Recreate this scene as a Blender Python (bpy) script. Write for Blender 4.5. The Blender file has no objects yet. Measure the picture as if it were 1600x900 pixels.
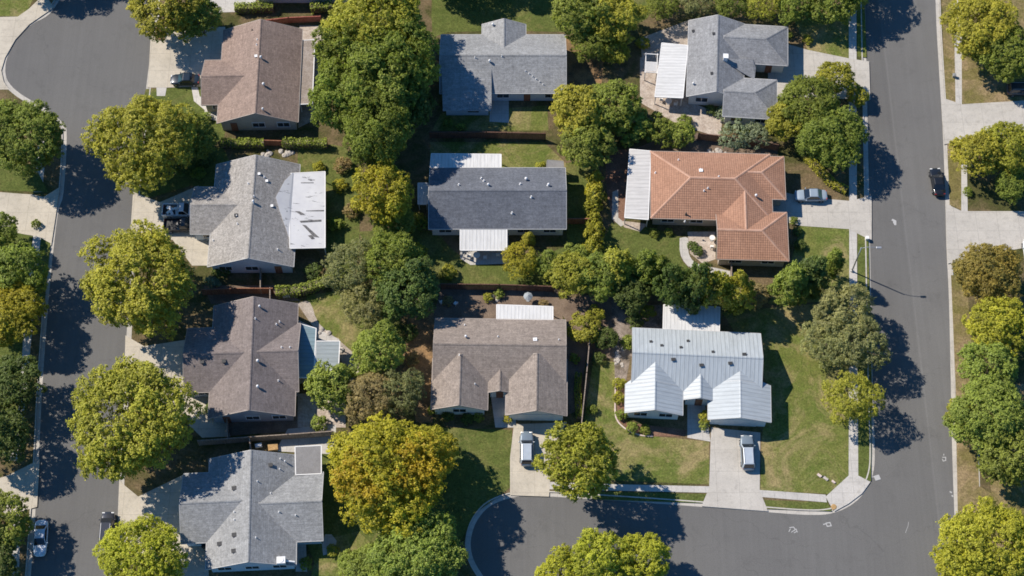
import bpy, bmesh, math, random
import numpy as np
from mathutils import Vector, Matrix
from mathutils.geometry import tessellate_polygon
random.seed(7)
S = bpy.context.scene
COL = S.collection
rad = math.radians

# ------------------------------------------------------------------ camera, sky, sun, exposure
TILT, FPX, DIST = 26.0, 2645.0, 236.0
cd = bpy.data.cameras.new('Camera'); cam = bpy.data.objects.new('Camera', cd); COL.objects.link(cam)
cam.location = (0, -DIST*math.sin(rad(TILT)), DIST*math.cos(rad(TILT)))
cam.rotation_euler = (rad(TILT), 0, 0)
cd.sensor_width = 36; cd.lens = 36*FPX/1600.0; cd.clip_start = 1; cd.clip_end = 3000
S.camera = cam
SUN_EL, SUN_AZ = 43.0, 27.0        # shadows fall to the east, SUN_AZ degrees towards the south
w = bpy.data.worlds.new('World'); S.world = w; w.use_nodes = True
nt = w.node_tree; nt.nodes.clear()
sky = nt.nodes.new('ShaderNodeTexSky'); sky.sky_type = 'NISHITA'; sky.sun_disc = False
sky.sun_elevation = rad(SUN_EL); sky.sun_rotation = rad(270+SUN_AZ)
sky.air_density = 1.0; sky.dust_density = 0.0; sky.ozone_density = 5.0
bg = nt.nodes.new('ShaderNodeBackground'); bg.inputs[1].default_value = 0.10
wo = nt.nodes.new('ShaderNodeOutputWorld')
tint = nt.nodes.new('ShaderNodeMix'); tint.data_type = 'RGBA'; tint.blend_type = 'MULTIPLY'; tint.inputs[0].default_value = 1.0
tint.inputs[7].default_value = (.46, .84, 1.06, 1)
nt.links.new(sky.outputs[0], tint.inputs[6]); nt.links.new(tint.outputs[2], bg.inputs[0]); nt.links.new(bg.outputs[0], wo.inputs[0])
sl = bpy.data.lights.new('Sun', 'SUN'); sl.energy = 5.0; sl.angle = rad(0.5); sl.color = (1.0, 0.91, 0.80)
so = bpy.data.objects.new('Sun', sl); COL.objects.link(so)
e, a = rad(SUN_EL), rad(SUN_AZ)
sd = Vector((math.cos(e)*math.cos(a), -math.cos(e)*math.sin(a), -math.sin(e)))
so.rotation_euler = sd.to_track_quat('-Z', 'Y').to_euler(); so.location = (-60, 30, 80)
S.view_settings.view_transform = 'Standard'; S.view_settings.look = 'None'
S.view_settings.gamma = 1.0; S.view_settings.exposure = 0.42
S.cycles.max_bounces = 8; S.cycles.filter_width = 1.7; S.cycles.diffuse_bounces = 4; S.cycles.glossy_bounces = 2
S.cycles.transmission_bounces = 3; S.cycles.transparent_max_bounces = 4

# ------------------------------------------------------------------ picture point at height h -> world
ct, st = math.cos(rad(TILT)), math.sin(rad(TILT))
def P(px, py, h=0.0):
    x, y = (px-800)/FPX, -(py-450)/FPX
    d = Vector((x, y*ct+st, y*st-ct))
    t = (h-cam.location.z)/d.z
    return Vector((cam.location.x+d.x*t, cam.location.y+d.y*t, h))

# ------------------------------------------------------------------ object helpers
def tag(o, label=None, cat=None, group=None, kind=None):
    if label: o['label'] = label
    if cat: o['category'] = cat
    if group: o['group'] = group
    if kind: o['kind'] = kind
    return o
def empty(name, loc, rz=0.0):
    o = bpy.data.objects.new(name, None); COL.objects.link(o)
    o.location = loc; o.rotation_euler = (0, 0, rz); o.empty_display_size = 0.5
    return o
def link(name, me, parent=None):
    o = bpy.data.objects.new(name, me); COL.objects.link(o)
    if parent: o.parent = parent
    return o
class MB:
    """collects faces for ONE mesh"""
    def __init__(s): s.v = []; s.f = []; s.uv = []; s.m = []
    def face(s, pts, uv=None, m=0):
        i = len(s.v); s.v += [tuple(p) for p in pts]; s.f.append(list(range(i, i+len(pts))))
        s.uv.append(uv or [(p[0], p[1]) for p in pts]); s.m.append(m)
    def box(s, c, d, rz=0.0, m=0, M=None):
        x, y, z = d[0]/2, d[1]/2, d[2]/2
        R = Matrix.Rotation(rz, 3, 'Z'); c = Vector(c)
        q = [c+R@Vector((sx*x, sy*y, sz*z)) for sz in (-1, 1) for sx, sy in ((-1,-1),(1,-1),(1,1),(-1,1))]
        if M: q = [M@p for p in q]
        for f in ((3,2,1,0),(4,5,6,7),(0,1,5,4),(1,2,6,5),(2,3,7,6),(3,0,4,7)): s.face([q[k] for k in f], m=m)
    def tube(s, p0, p1, r0, r1=None, n=7, cap=True, m=0):
        p0, p1 = Vector(p0), Vector(p1); r1 = r0 if r1 is None else r1
        d = (p1-p0).normalized(); a_ = d.orthogonal().normalized(); b_ = d.cross(a_)
        A = [p0+(a_*math.cos(t)+b_*math.sin(t))*r0 for t in [2*math.pi*k/n for k in range(n)]]
        B = [p1+(a_*math.cos(t)+b_*math.sin(t))*r1 for t in [2*math.pi*k/n for k in range(n)]]
        for k in range(n): s.face([A[k], A[(k+1)%n], B[(k+1)%n], B[k]], m=m)
        if cap: s.face(B, m=m); s.face(A[::-1], m=m)
    def poly(s, pts, z, z2=None, m=0):
        """flat concave polygon (top at z; with z2 a skirt down to z2)"""
        pts = [Vector((p[0], p[1], z)) for p in pts]
        ar = sum(pts[i].x*pts[(i+1)%len(pts)].y-pts[(i+1)%len(pts)].x*pts[i].y for i in range(len(pts)))
        if ar < 0: pts.reverse()
        for t in tessellate_polygon([pts]):
            tri = [pts[k] for k in t]
            if (tri[1]-tri[0]).cross(tri[2]-tri[0]).z < 0: tri.reverse()
            s.face(tri, m=m)
        if z2 is not None:
            for i in range(len(pts)):
                p, q = pts[i], pts[(i+1)%len(pts)]
                s.face([(p.x,p.y,z2),(q.x,q.y,z2),q,p], m=m)
    def build(s, name, mats, parent=None, smooth=False, bevel=0.0):
        me = bpy.data.meshes.new(name); me.from_pydata(s.v, [], s.f)
        if not isinstance(mats, (list, tuple)): mats = [mats]
        for mm in mats: me.materials.append(mm)
        ul = me.uv_layers.new(name='UVMap')
        flat = [c for u in s.uv for p in u for c in p]
        ul.data.foreach_set('uv', flat)
        me.polygons.foreach_set('material_index', s.m)
        if smooth or bevel:
            bm = bmesh.new(); bm.from_mesh(me); bmesh.ops.remove_doubles(bm, verts=bm.verts, dist=1e-4); bm.to_mesh(me); bm.free()
        if smooth: me.polygons.foreach_set('use_smooth', [True]*len(me.polygons))
        o = link(name, me, parent)
        if bevel:
            b = o.modifiers.new('Bevel', 'BEVEL'); b.width = bevel; b.segments = 2; b.limit_method = 'ANGLE'
        return o

# ------------------------------------------------------------------ materials
class NT:
    def __init__(s, name):
        s.mat = bpy.data.materials.new(name); s.mat.use_nodes = True
        s.t = s.mat.node_tree; s.b = s.t.nodes['Principled BSDF']
        s.tc = s.t.nodes.new('ShaderNodeTexCoord')
    def n(s, typ, **kw):
        nd = s.t.nodes.new(typ)
        for k, v in kw.items(): setattr(nd, k, v)
        return nd
    def l(s, a_, b_): s.t.links.new(a_, b_)
    def noise(s, scale, detail=4, rough=0.6, vec=None, stretch=None, dist=0.0):
        nd = s.n('ShaderNodeTexNoise'); nd.inputs['Scale'].default_value = scale
        nd.inputs['Detail'].default_value = detail; nd.inputs['Roughness'].default_value = rough
        nd.inputs['Distortion'].default_value = dist
        v = vec or s.tc.outputs['Object']
        if stretch:
            mp = s.n('ShaderNodeMapping'); mp.inputs['Scale'].default_value = stretch; s.l(v, mp.inputs[0]); v = mp.outputs[0]
        s.l(v, nd.inputs['Vector']); return nd.outputs['Fac']
    def ramp(s, fac, lo, hi, a_=0.0, b_=1.0):
        m = s.n('ShaderNodeMapRange'); m.inputs[1].default_value = lo; m.inputs[2].default_value = hi
        m.inputs[3].default_value = a_; m.inputs[4].default_value = b_; s.l(fac, m.inputs[0]); return m.outputs[0]
    def mix(s, fac, c1, c2, bt='MIX'):
        m = s.n('ShaderNodeMix', data_type='RGBA', blend_type=bt)
        if isinstance(fac, (int, float)): m.inputs[0].default_value = fac
        else: s.l(fac, m.inputs[0])
        for k, c in ((6, c1), (7, c2)):
            if isinstance(c, (tuple, list)): m.inputs[k].default_value = (*c[:3], 1)
            else: s.l(c, m.inputs[k])
        return m.outputs[2]
    def gray(s, fac):
        c = s.n('ShaderNodeCombineColor')
        for k in range(3): s.l(fac, c.inputs[k])
        return c.outputs[0]
    def math(s, op, a_, b_=None):
        m = s.n('ShaderNodeMath', operation=op)
        for k, c in ((0, a_), (1, b_)):
            if c is None: continue
            if isinstance(c, (int, float)): m.inputs[k].default_value = c
            else: s.l(c, m.inputs[k])
        return m.outputs[0]
    def bump(s, h, strength=0.3, dist=0.05):
        b = s.n('ShaderNodeBump'); b.inputs['Strength'].default_value = strength; b.inputs['Distance'].default_value = dist
        s.l(h, b.inputs['Height']); s.l(b.outputs[0], s.b.inputs['Normal'])
    def done(s, col, rough=0.9, metal=0.0, spec=0.3):
        if isinstance(col, (tuple, list)): s.b.inputs['Base Color'].default_value = (*col[:3], 1)
        else: s.l(col, s.b.inputs['Base Color'])
        s.b.inputs['Roughness'].default_value = rough; s.b.inputs['Metallic'].default_value = metal
        s.b.inputs['Specular IOR Level'].default_value = spec
        return s.mat

def m_two(name, c1, c2, big=0.2, fine=4.0, amp=0.35, rough=0.9, spec=0.2, bump=0.3, bd=0.04, lo=.38, hi=.62, metal=0.0, stretch=None):
    """two-tone surface with grain"""
    k = NT(name)
    n1 = k.ramp(k.noise(big, 5, .62, stretch=stretch), lo, hi)
    c = k.mix(n1, c1, c2)
    g = k.noise(fine, 4, .75)
    c = k.mix(1.0, c, k.gray(k.ramp(g, .3, .7, 1-amp, 1+amp)), 'MULTIPLY')
    if bump: k.bump(g, bump, bd)
    return k.done(c, rough, metal, spec)

def m_asphalt(seam=None):
    k = NT('asphalt')
    big = k.ramp(k.noise(0.05, 4, .6), .3, .7)
    c = k.mix(big, (.116,.114,.110), (.140,.138,.132))
    streak = k.ramp(k.noise(1.0, 3, .6, stretch=(1.6, .03, 1)), .35, .65, .965, 1.035)
    c = k.mix(1.0, c, k.gray(streak), 'MULTIPLY')
    blot = k.ramp(k.noise(.35, 5, .7), .55, .75, 1.0, .86)
    c = k.mix(1.0, c, k.gray(blot), 'MULTIPLY')
    g = k.noise(9, 4, .8)
    c = k.mix(1.0, c, k.gray(k.ramp(g, .3, .7, .78, 1.22)), 'MULTIPLY')
    if seam is not None:
        sp = k.n('ShaderNodeSeparateXYZ'); k.l(k.tc.outputs['Object'], sp.inputs[0])
        c = k.mix(1.0, c, k.gray(k.ramp(sp.outputs[0], seam-.1, seam+.1, .965, 1.05)), 'MULTIPLY')
        dd = k.math('ABSOLUTE', k.math('SUBTRACT', sp.outputs[0], seam))
        c = k.mix(1.0, c, k.gray(k.ramp(dd, .05, .22, 1.12, 1.0)), 'MULTIPLY')
    # thin sealed cracks
    vo = k.n('ShaderNodeTexVoronoi', feature='DISTANCE_TO_EDGE'); vo.inputs['Scale'].default_value = .11
    mp = k.n('ShaderNodeMapping'); k.l(k.tc.outputs['Object'], mp.inputs[0])
    nz = k.n('ShaderNodeTexNoise'); nz.inputs['Scale'].default_value = .6; k.l(k.tc.outputs['Object'], nz.inputs['Vector'])
    va = k.n('ShaderNodeVectorMath', operation='MULTIPLY_ADD'); k.l(nz.outputs['Color'], va.inputs[0]); va.inputs[1].default_value = (3,3,0); k.l(mp.outputs[0], va.inputs[2])
    k.l(va.outputs[0], vo.inputs['Vector'])
    cr = k.ramp(vo.outputs['Distance'], 0.0, .006, .86, 1.0)
    c = k.mix(1.0, c, k.gray(cr), 'MULTIPLY')
    k.bump(g, .35, .03)
    return k.done(c, .92, 0, .25)

def m_concrete(name, col, joint=1.5, amp=.12):
    k = NT(name)
    n1 = k.ramp(k.noise(.25, 5, .65), .3, .7)
    c = k.mix(n1, tuple(x*.86 for x in col), tuple(x*1.08 for x in col))
    st_ = k.math('MULTIPLY', k.ramp(k.noise(1.3, 5, .75), .50, .72, 1.0, .78), k.ramp(k.noise(.45, 4, .7, dist=1.0), .62, .70, 1.0, .85))
    c = k.mix(1.0, c, k.gray(st_), 'MULTIPLY')
    g = k.noise(8, 3, .8)
    c = k.mix(1.0, c, k.gray(k.ramp(g, .3, .7, 1-amp, 1+amp)), 'MULTIPLY')
    if joint:
        br = k.n('ShaderNodeTexBrick'); br.offset = 0.0
        br.inputs['Scale'].default_value = 1.0; br.inputs['Brick Width'].default_value = joint; br.inputs['Row Height'].default_value = joint
        br.inputs['Mortar Size'].default_value = .03; br.inputs['Mortar Smooth'].default_value = .4
        k.l(k.tc.outputs['Object'], br.inputs['Vector'])
        c = k.mix(1.0, c, k.gray(k.ramp(br.outputs['Fac'], 0, 1, 1.0, .72)), 'MULTIPLY')
    k.bump(g, .2, .02)
    return k.done(c, .85, 0, .3)

def m_grass(name, c1, c2, c3, dry=.5):
    """c1 green, c2 other green, c3 straw"""
    k = NT(name)
    c = k.mix(k.ramp(k.noise(.35, 5, .65), .35, .65), c1, c2)
    d = k.ramp(k.noise(.16, 6, .72, dist=.8), dry, dry+.16)
    c = k.mix(d, c, c3)
    d2 = k.ramp(k.noise(1.6, 5, .8, dist=.4), .5, .72, 0, .75)
    c = k.mix(d2, c, tuple(.5*(p+q) for p, q in zip(c1, c3)))
    g = k.noise(3.6, 5, .9)
    c = k.mix(1.0, c, k.gray(k.ramp(g, .32, .68, .45, 1.5)), 'MULTIPLY')
    g3 = k.noise(1.1, 4, .75)
    c = k.mix(1.0, c, k.gray(k.ramp(g3, .35, .65, .84, 1.16)), 'MULTIPLY')
    k.bump(g, .9, .12)
    return k.done(c, .95, 0, .1)

def m_shingle(name, c1, c2, amp=.22, row=.28, w_=.9, rowdark=.82, streaks=.12):
    """UV in metres: u along the eave, v up the slope"""
    k = NT(name); uv = k.tc.outputs['UV']
    br = k.n('ShaderNodeTexBrick'); br.offset = .5
    br.inputs['Scale'].default_value = 1.0; br.inputs['Brick Width'].default_value = w_; br.inputs['Row Height'].default_value = row
    br.inputs['Mortar Size'].default_value = .03; br.inputs['Mortar Smooth'].default_value = .6; br.inputs['Bias'].default_value = 0
    br.inputs['Color1'].default_value = (.86,.86,.86,1); br.inputs['Color2'].default_value = (1.12,1.12,1.12,1); br.inputs['Mortar'].default_value = (rowdark,)*3+(1,)
    k.l(uv, br.inputs['Vector'])
    c = k.mix(k.ramp(k.noise(.18, 5, .65), .35, .65), c1, c2)
    c = k.mix(.8, c, br.outputs['Color'], 'MULTIPLY')
    g = k.noise(3.2, 5, 1.0)
    c = k.mix(1.0, c, k.gray(k.ramp(g, .34, .66, 1-amp*1.7, 1+amp*1.7)), 'MULTIPLY')
    g2 = k.noise(1.7, 3, .7)
    c = k.mix(1.0, c, k.gray(k.ramp(g2, .3, .7, .92, 1.08)), 'MULTIPLY')
    sk = k.noise(1.0, 4, .7, vec=uv, stretch=(1.1, .12, 1))
    c = k.mix(1.0, c, k.gray(k.ramp(sk, .35, .7, 1+streaks*.5, 1-streaks)), 'MULTIPLY')
    bl = k.ramp(k.noise(2.0, 4, .8), .60, .68, 1.0, .72)
    c = k.mix(1.0, c, k.gray(bl), 'MULTIPLY')
    k.bump(k.math('MULTIPLY', br.outputs['Fac'], -1.0), .25, .03)
    return k.done(c, .93, 0, .2)

def m_tile():
    k = NT('clay_tile'); uv = k.tc.outputs['UV']
    sep = k.n('ShaderNodeSeparateXYZ'); k.l(uv, sep.inputs[0])
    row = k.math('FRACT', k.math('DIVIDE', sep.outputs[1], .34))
    colw = k.math('ABSOLUTE', k.math('SINE', k.math('MULTIPLY', sep.outputs[0], math.pi/.31)))
    c = k.mix(k.ramp(k.noise(.3, 5, .7), .35, .65), (.30,.165,.108), (.345,.195,.130))
    vo = k.n('ShaderNodeTexBrick'); vo.offset = 0
    vo.inputs['Scale'].default_value = 1; vo.inputs['Brick Width'].default_value = .31; vo.inputs['Row Height'].default_value = .34
    vo.inputs['Mortar Size'].default_value = 0; vo.inputs['Color1'].default_value = (.88,.87,.86,1); vo.inputs['Color2'].default_value = (1.08,1.06,1.04,1)
    k.l(uv, vo.inputs['Vector'])
    c = k.mix(.8, c, vo.outputs['Color'], 'MULTIPLY')
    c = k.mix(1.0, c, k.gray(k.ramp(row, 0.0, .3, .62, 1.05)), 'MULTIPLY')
    c = k.mix(1.0, c, k.gray(k.ramp(k.noise(3.5, 4, .8), .3, .7, .85, 1.15)), 'MULTIPLY')
    h = k.math('ADD', colw, k.math('MULTIPLY', row, -1.4))
    k.bump(h, .5, .05)
    return k.done(c, .85, 0, .25)

def m_metal(name, col, pitch=.55, rough=.45, amp=.6, metal=.0):
    k = NT(name); uv = k.tc.outputs['UV']
    sep = k.n('ShaderNodeSeparateXYZ'); k.l(uv, sep.inputs[0])
    fr = k.math('FRACT', k.math('DIVIDE', sep.outputs[0], pitch))
    d = k.math('ABSOLUTE', k.math('SUBTRACT', fr, .5))
    rib = k.ramp(d, .30, .5, 0, 1)
    c = k.mix(k.ramp(k.noise(.3, 5, .7), .3, .7), tuple(x*.9 for x in col), col)
    c = k.mix(1.0, c, k.gray(k.ramp(rib, 0, 1, 1.03, .86)), 'MULTIPLY')
    c = k.mix(1.0, c, k.gray(k.ramp(k.noise(1.2, 5, .8, vec=uv, stretch=(2.2, .25, 1)), .35, .75, 1.06, .74)), 'MULTIPLY')
    k.bump(rib, amp, .05)
    return k.done(c, rough, metal, .4)

def m_flat(name, col, rough=.5, metal=0, spec=.5, coat=0):
    k = NT(name)
    c = k.mix(k.ramp(k.noise(1.2, 4, .7), .3, .7), tuple(x*.9 for x in col), tuple(min(1, x*1.06) for x in col))
    m = k.done(c, rough, metal, spec); k.b.inputs['Coat Weight'].default_value = coat; k.b.inputs['Coat Roughness'].default_value = .05
    return m

def m_leaf():
    k = NT('leaves'); oi = k.n('ShaderNodeObjectInfo')
    at = k.n('ShaderNodeAttribute', attribute_name='tint'); au = k.n('ShaderNodeAttribute', attribute_name='turn')
    t = at.outputs['Fac']
    c = k.mix(1.0, oi.outputs['Color'], k.gray(k.ramp(t, .1, .9, .52, 1.52)), 'MULTIPLY')
    c = k.mix(k.ramp(t, .45, 1.0, 0, .38), c, k.mix(1.0, oi.outputs['Color'], (1.5, 1.3, .65), 'MULTIPLY'))
    f = k.math('MULTIPLY', k.ramp(au.outputs['Fac'], .58, .80), oi.outputs['Alpha'])
    c = k.mix(f, c, k.mix(k.ramp(t, .2, .8), (.44, .23, .015), (.55, .38, .03)))
    tr = k.n('ShaderNodeBsdfTranslucent'); k.l(k.mix(1.0, c, (1.2,1.3,.6), 'MULTIPLY'), tr.inputs[0])
    mx = k.n('ShaderNodeMixShader'); mx.inputs[0].default_value = .38
    k.done(c, .55, 0, .28)
    out = k.t.nodes['Material Output']
    k.l(k.b.outputs[0], mx.inputs[1]); k.l(tr.outputs[0], mx.inputs[2]); k.l(mx.outputs[0], out.inputs[0])
    return k.mat

M = {}
M['asphalt'] = m_asphalt(); M['asphalt_seam'] = m_asphalt(55.8)
M['yard'] = m_grass('yard_ground', (.060,.065,.020), (.085,.085,.030), (.17,.125,.07), .42)
M['soil'] = m_two('bare_soil', (.13,.095,.07), (.20,.15,.11), .4, 6, .35, bump=.6)
M['bark_mulch'] = m_two('bark_mulch', (.16,.085,.055), (.22,.13,.09), .5, 7, .5, bump=.8)
M['gravel'] = m_two('gravel', (.30,.255,.21), (.40,.35,.30), .5, 7, .45, bump=.8)
M['gravel2'] = m_two('shaded_leafy_gravel', (.27,.225,.19), (.11,.09,.065), .7, 6, .5, bump=.8)  # second tone darkened for leaf litter and for shade painted into the colour
M['leaf_litter'] = m_two('leaf_litter', (.28,.17,.08), (.12,.085,.05), .5, 6, .5, bump=.7)
M['lawn_green'] = m_grass('lawn_green', (.088,.115,.028), (.115,.135,.036), (.18,.165,.06), .52)
M['lawn_mixed'] = m_grass('lawn_mixed', (.108,.142,.030), (.155,.165,.044), (.29,.235,.11), .47)
M['lawn_dry'] = m_grass('lawn_dry', (.15,.135,.042), (.18,.15,.058), (.29,.215,.12), .44)
M['concrete'] = m_concrete('concrete', (.46,.44,.405))
M['drive'] = m_concrete('driveway_concrete', (.44,.415,.37), 3.0)
M['drive_warm'] = m_concrete('driveway_warm', (.47,.425,.345), 3.0)
M['kerb'] = m_concrete('kerb_concrete', (.45,.425,.38), 3.0)
M['patio'] = m_two('patio_stone', (.34,.28,.23), (.46,.40,.34), 1.2, 4, .3, bump=.5)
M['roof_pink'] = m_shingle('shingle_pinkbrown', (.235,.175,.145), (.265,.20,.165))
M['roof_lgrey'] = m_shingle('shingle_lightgrey', (.27,.255,.235), (.31,.295,.275), amp=.3)
M['roof_grey'] = m_shingle('shingle_grey', (.245,.25,.25), (.28,.285,.285))
M['roof_slate'] = m_shingle('shingle_slate', (.115,.125,.145), (.14,.15,.17))
M['roof_purple'] = m_shingle('shingle_purplebrown', (.175,.15,.14), (.205,.175,.165))
M['roof_brown'] = m_shingle('shingle_brown', (.228,.192,.165), (.262,.222,.19))
M['roof_bgrey'] = m_shingle('shingle_bluegrey', (.215,.22,.225), (.25,.255,.26), row=.34)
M['tile'] = m_tile()
M['ridge_tile'] = m_two('ridge_tile', (.40,.235,.165), (.46,.29,.21), 1.0, 6, .2)
M['metal_roof'] = m_metal('metal_roof', (.40,.44,.46), .55, .5, .35)
M['cover_white'] = m_metal('cover_white', (.60,.60,.58), .5, .5, .25)
M['cover_grey'] = m_metal('cover_grey', (.50,.49,.47), .6, .6, .3)
M['cover_blue'] = m_metal('cover_blue', (.18,.26,.29), .6, .6, .3)
M['cover_blue2'] = m_metal('cover_paleblue', (.27,.31,.32), .6, .6, .3)
M['felt_dark'] = m_two('felt_dark', (.10,.10,.10), (.17,.165,.16), 2.0, 8, .4)
M['cover_dgrey'] = m_two('felt_roof', (.20,.195,.19), (.23,.225,.22), .8, 6, .15)
M['cover_brown'] = m_two('weathered_cover', (.26,.215,.175), (.34,.29,.25), .8, 4, .3)
def m_membrane():
    k = NT('torn_membrane')
    c = k.mix(k.ramp(k.noise(.4, 5, .7), .3, .7), (.52,.52,.53), (.62,.62,.61))
    s_ = k.noise(.9, 6, .72, stretch=(.45, 1.7, 1), dist=.6)
    c = k.mix(k.ramp(s_, .60, .63), c, (.16,.16,.165))
    return k.done(c, .7, 0, .3)
M['membrane'] = m_membrane()
M['white'] = m_flat('white_trim', (.72,.71,.68), .6)
M['trim_tan'] = m_flat('trim_tan', (.36,.31,.27), .6); M['trim_grey'] = m_flat('trim_grey', (.45,.45,.44), .6)
M['wall_white'] = m_two('wall_white', (.62,.61,.58), (.68,.67,.63), .5, 6, .08, bump=.15)
M['wall_blue'] = m_two('wall_paleblue', (.46,.51,.55), (.52,.56,.60), .5, 6, .08, bump=.15)
M['wall_tan'] = m_two('wall_tan', (.40,.35,.29), (.46,.41,.34), .5, 6, .1, bump=.15)
M['wall_grey'] = m_two('wall_grey', (.33,.33,.34), (.39,.39,.40), .5, 6, .1, bump=.15)
M['glass'] = m_flat('window_glass', (.03,.04,.05), .06, 0, .9)
M['garage'] = m_flat('garage_door', (.60,.60,.58), .5)
M['wood_red'] = m_two('red_wood', (.20,.085,.05), (.26,.13,.08), 1.5, 5, .35, stretch=(4,4,.4))
M['wood_old'] = m_two('old_wood', (.21,.17,.135), (.29,.24,.195), 1.5, 5, .35, stretch=(4,4,.4))
M['wood_dark'] = m_two('dark_wood', (.10,.055,.04), (.15,.085,.06), 1.5, 5, .35, stretch=(4,4,.4))
M['brick_red'] = m_two('red_brick', (.27,.08,.06), (.33,.12,.09), 1.5, 6, .4)
M['bark'] = m_two('bark', (.13,.10,.075), (.20,.165,.13), 1.5, 8, .35, bump=.6)
M['leaves'] = m_leaf()
M['steel'] = m_flat('galvanised_steel', (.42,.43,.44), .45, .6)
M['vent_white'] = m_flat('vent_white', (.75,.75,.74), .5)
M['vent_dark'] = m_flat('vent_dark', (.035,.035,.035), .6)
M['tyre'] = m_flat('tyre', (.02,.02,.02), .8)
M['rim'] = m_flat('rim', (.45,.45,.46), .3, .8)
M['car_glass'] = m_flat('car_glass', (.012,.016,.022), .05, 0, .8)
M['lamp_red'] = m_flat('tail_lamp', (.35,.02,.015), .3)
M['lamp_clear'] = m_flat('head_lamp', (.7,.7,.68), .2)
M['paint_white'] = m_flat('road_paint', (.38,.38,.37), .7)
M['rock'] = m_two('pale_rock', (.36,.33,.29), (.48,.44,.40), 1.5, 6, .3, bump=.6)
M['cloth'] = m_flat('pale_cloth', (.28,.31,.33), .8)
M['ochre'] = m_two('ochre_pad', (.34,.21,.09), (.42,.28,.13), 2, 8, .3)
M['pinkish'] = m_two('pale_board', (.50,.40,.36), (.60,.50,.46), 2, 6, .2)
PAINT = {}
def paint(col):
    if col not in PAINT: PAINT[col] = m_flat('car_paint', col, .32, .1, .4, coat=.6)
    return PAINT[col]

# ------------------------------------------------------------------ curves
def smooth(pts, n=4):
    out = []
    for i in range(len(pts)-1):
        p0 = pts[max(i-1, 0)]; p1 = pts[i]; p2 = pts[i+1]; p3 = pts[min(i+2, len(pts)-1)]
        for k in range(n):
            t = k/n
            out.append(tuple(.5*((2*p1[j])+(-p0[j]+p2[j])*t+(2*p0[j]-5*p1[j]+4*p2[j]-p3[j])*t*t+(-p0[j]+3*p1[j]-3*p2[j]+p3[j])*t**3) for j in (0, 1)))
    out.append(tuple(pts[-1])); return out
def G(pts, h=0.0): return [P(x, y, h) for x, y in pts]
def offset(line, d):
    """shift a world polyline to its left by d metres"""
    out = []
    for i, p in enumerate(line):
        q0 = line[max(i-1, 0)]; q1 = line[min(i+1, len(line)-1)]
        t = Vector((q1.x-q0.x, q1.y-q0.y, 0)).normalized()
        out.append(Vector((p.x-t.y*d, p.y+t.x*d, p.z)))
    return out
def ribbon(mb, line, d0, d1, z0, z1=None, skirt=None):
    z1 = z0 if z1 is None else z1
    A, B = offset(line, d0), offset(line, d1); u = 0
    for i in range(len(line)-1):
        q = [Vector((A[i].x,A[i].y,z0)), Vector((B[i].x,B[i].y,z1)), Vector((B[i+1].x,B[i+1].y,z1)), Vector((A[i+1].x,A[i+1].y,z0))]
        if (q[1]-q[0]).cross(q[3]-q[0]).z < 0: q.reverse()
        mb.face(q)
        if skirt is not None:
            for X, z in ((A, z0), (B, z1)):
                mb.face([(X[i].x,X[i].y,skirt),(X[i+1].x,X[i+1].y,skirt),(X[i+1].x,X[i+1].y,z),(X[i].x,X[i].y,z)])

# ------------------------------------------------------------------ the ground
g = MB(); g.poly([(-900,-900),(900,-900),(900,900),(-900,900)], -.30); tag(g.build('ground', M['yard']), kind='structure')
RZ = -.12
# asphalt edge, west/middle block (runs so that the block lies on its LEFT)
k_main = smooth([(1348,-260),(1350,-120),(1352,0),(1356,200),(1360,400),(1364,600),(1367,700),(1364,741),(1350,770),(1328,790),(1298,802),(1260,804),(1190,799),(1050,788),(930,780),(850,775),(806,776),(768,789),(746,812),(736,841),(738,868),(752,895),(780,928),(830,944),(880,930),(950,918),(1100,916),(1300,922),(1370,938),(1392,980),(1400,1150)])
k_west = smooth([(166,1150),(180,900),(186,750),(197,533),(209,320),(228,138),(238,60),(242,0),(236,-34),(205,-62),(150,-60),(108,-22),(78,20),(50,37),(28,58),(13,84),(8,105),(12,126),(32,146),(72,170),(98,192),(104,212),(99,300),(90,335),(78,440),(66,600),(60,720),(50,870),(40,1000),(28,1150)])
k_east = smooth([(1510,1150),(1497,920),(1492,813),(1488,700),(1486,600),(1483,467),(1479,383),(1477,300),(1473,200),(1467,100),(1462,0),(1455,-260)])
K1, K2, K3 = G(k_main), G(k_west), G(k_east)
def side(line, towards):
    o = offset(line, 1.0); t = P(*towards)
    m_ = len(line)//2
    return 1 if (o[m_]-t).length < (line[m_]-t).length else -1
# streets
def street(name, pts, z, mt='asphalt'):
    b = MB(); b.poly(G(pts), z); tag(b.build(name, M[mt]), kind='structure')
street('street_west', [(-60,-200),(300,-200),(260,400),(220,1150),(-20,1150),(40,500),(-60,300)], RZ)
street('street_east', [(1366,-260),(1366,940),(1360,1150),(1560,1150),(1510,600),(1480,-260)] , RZ, 'asphalt_seam')
street('street_south', [(700,740),(1366,740),(1366,1000),(700,1000)], RZ-.001)
s_main = [P(*p) for p in [(1366,-260),(1330,-260),(1330,745),(1366,745)]]
b = MB(); b.poly(s_main, RZ-.006); tag(b.build('street_shoulder', M['asphalt']), kind='structure')
GUT, KRB = .55, .17
s1, s2, s3 = 1, 1, 1
def block_side(line, probe_inside):
    best = None
    pin = P(*probe_inside)
    i = min(range(len(line)), key=lambda j: (line[j]-pin).length)
    o = offset(line, 1.0)
    return 1 if (o[i]-pin).length < (line[i]-pin).length else -1
s1 = block_side(K1, (1300,600)); s2 = block_side(K2, (260,400)); s3 = block_side(K3, (1530,400))
I1, I2, I3 = offset(K1, s1*GUT), offset(K2, s2*GUT), offset(K3, s3*GUT)
b = MB()
far = [P(*p) for p in [(28,1150)]]
outer = list(I1) + list(I2) + [P(-500,1150), P(-500,-260)]
b.poly(outer, 0.0, -.28); tag(b.build('yards_ground', M['yard']), kind='structure')
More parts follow.
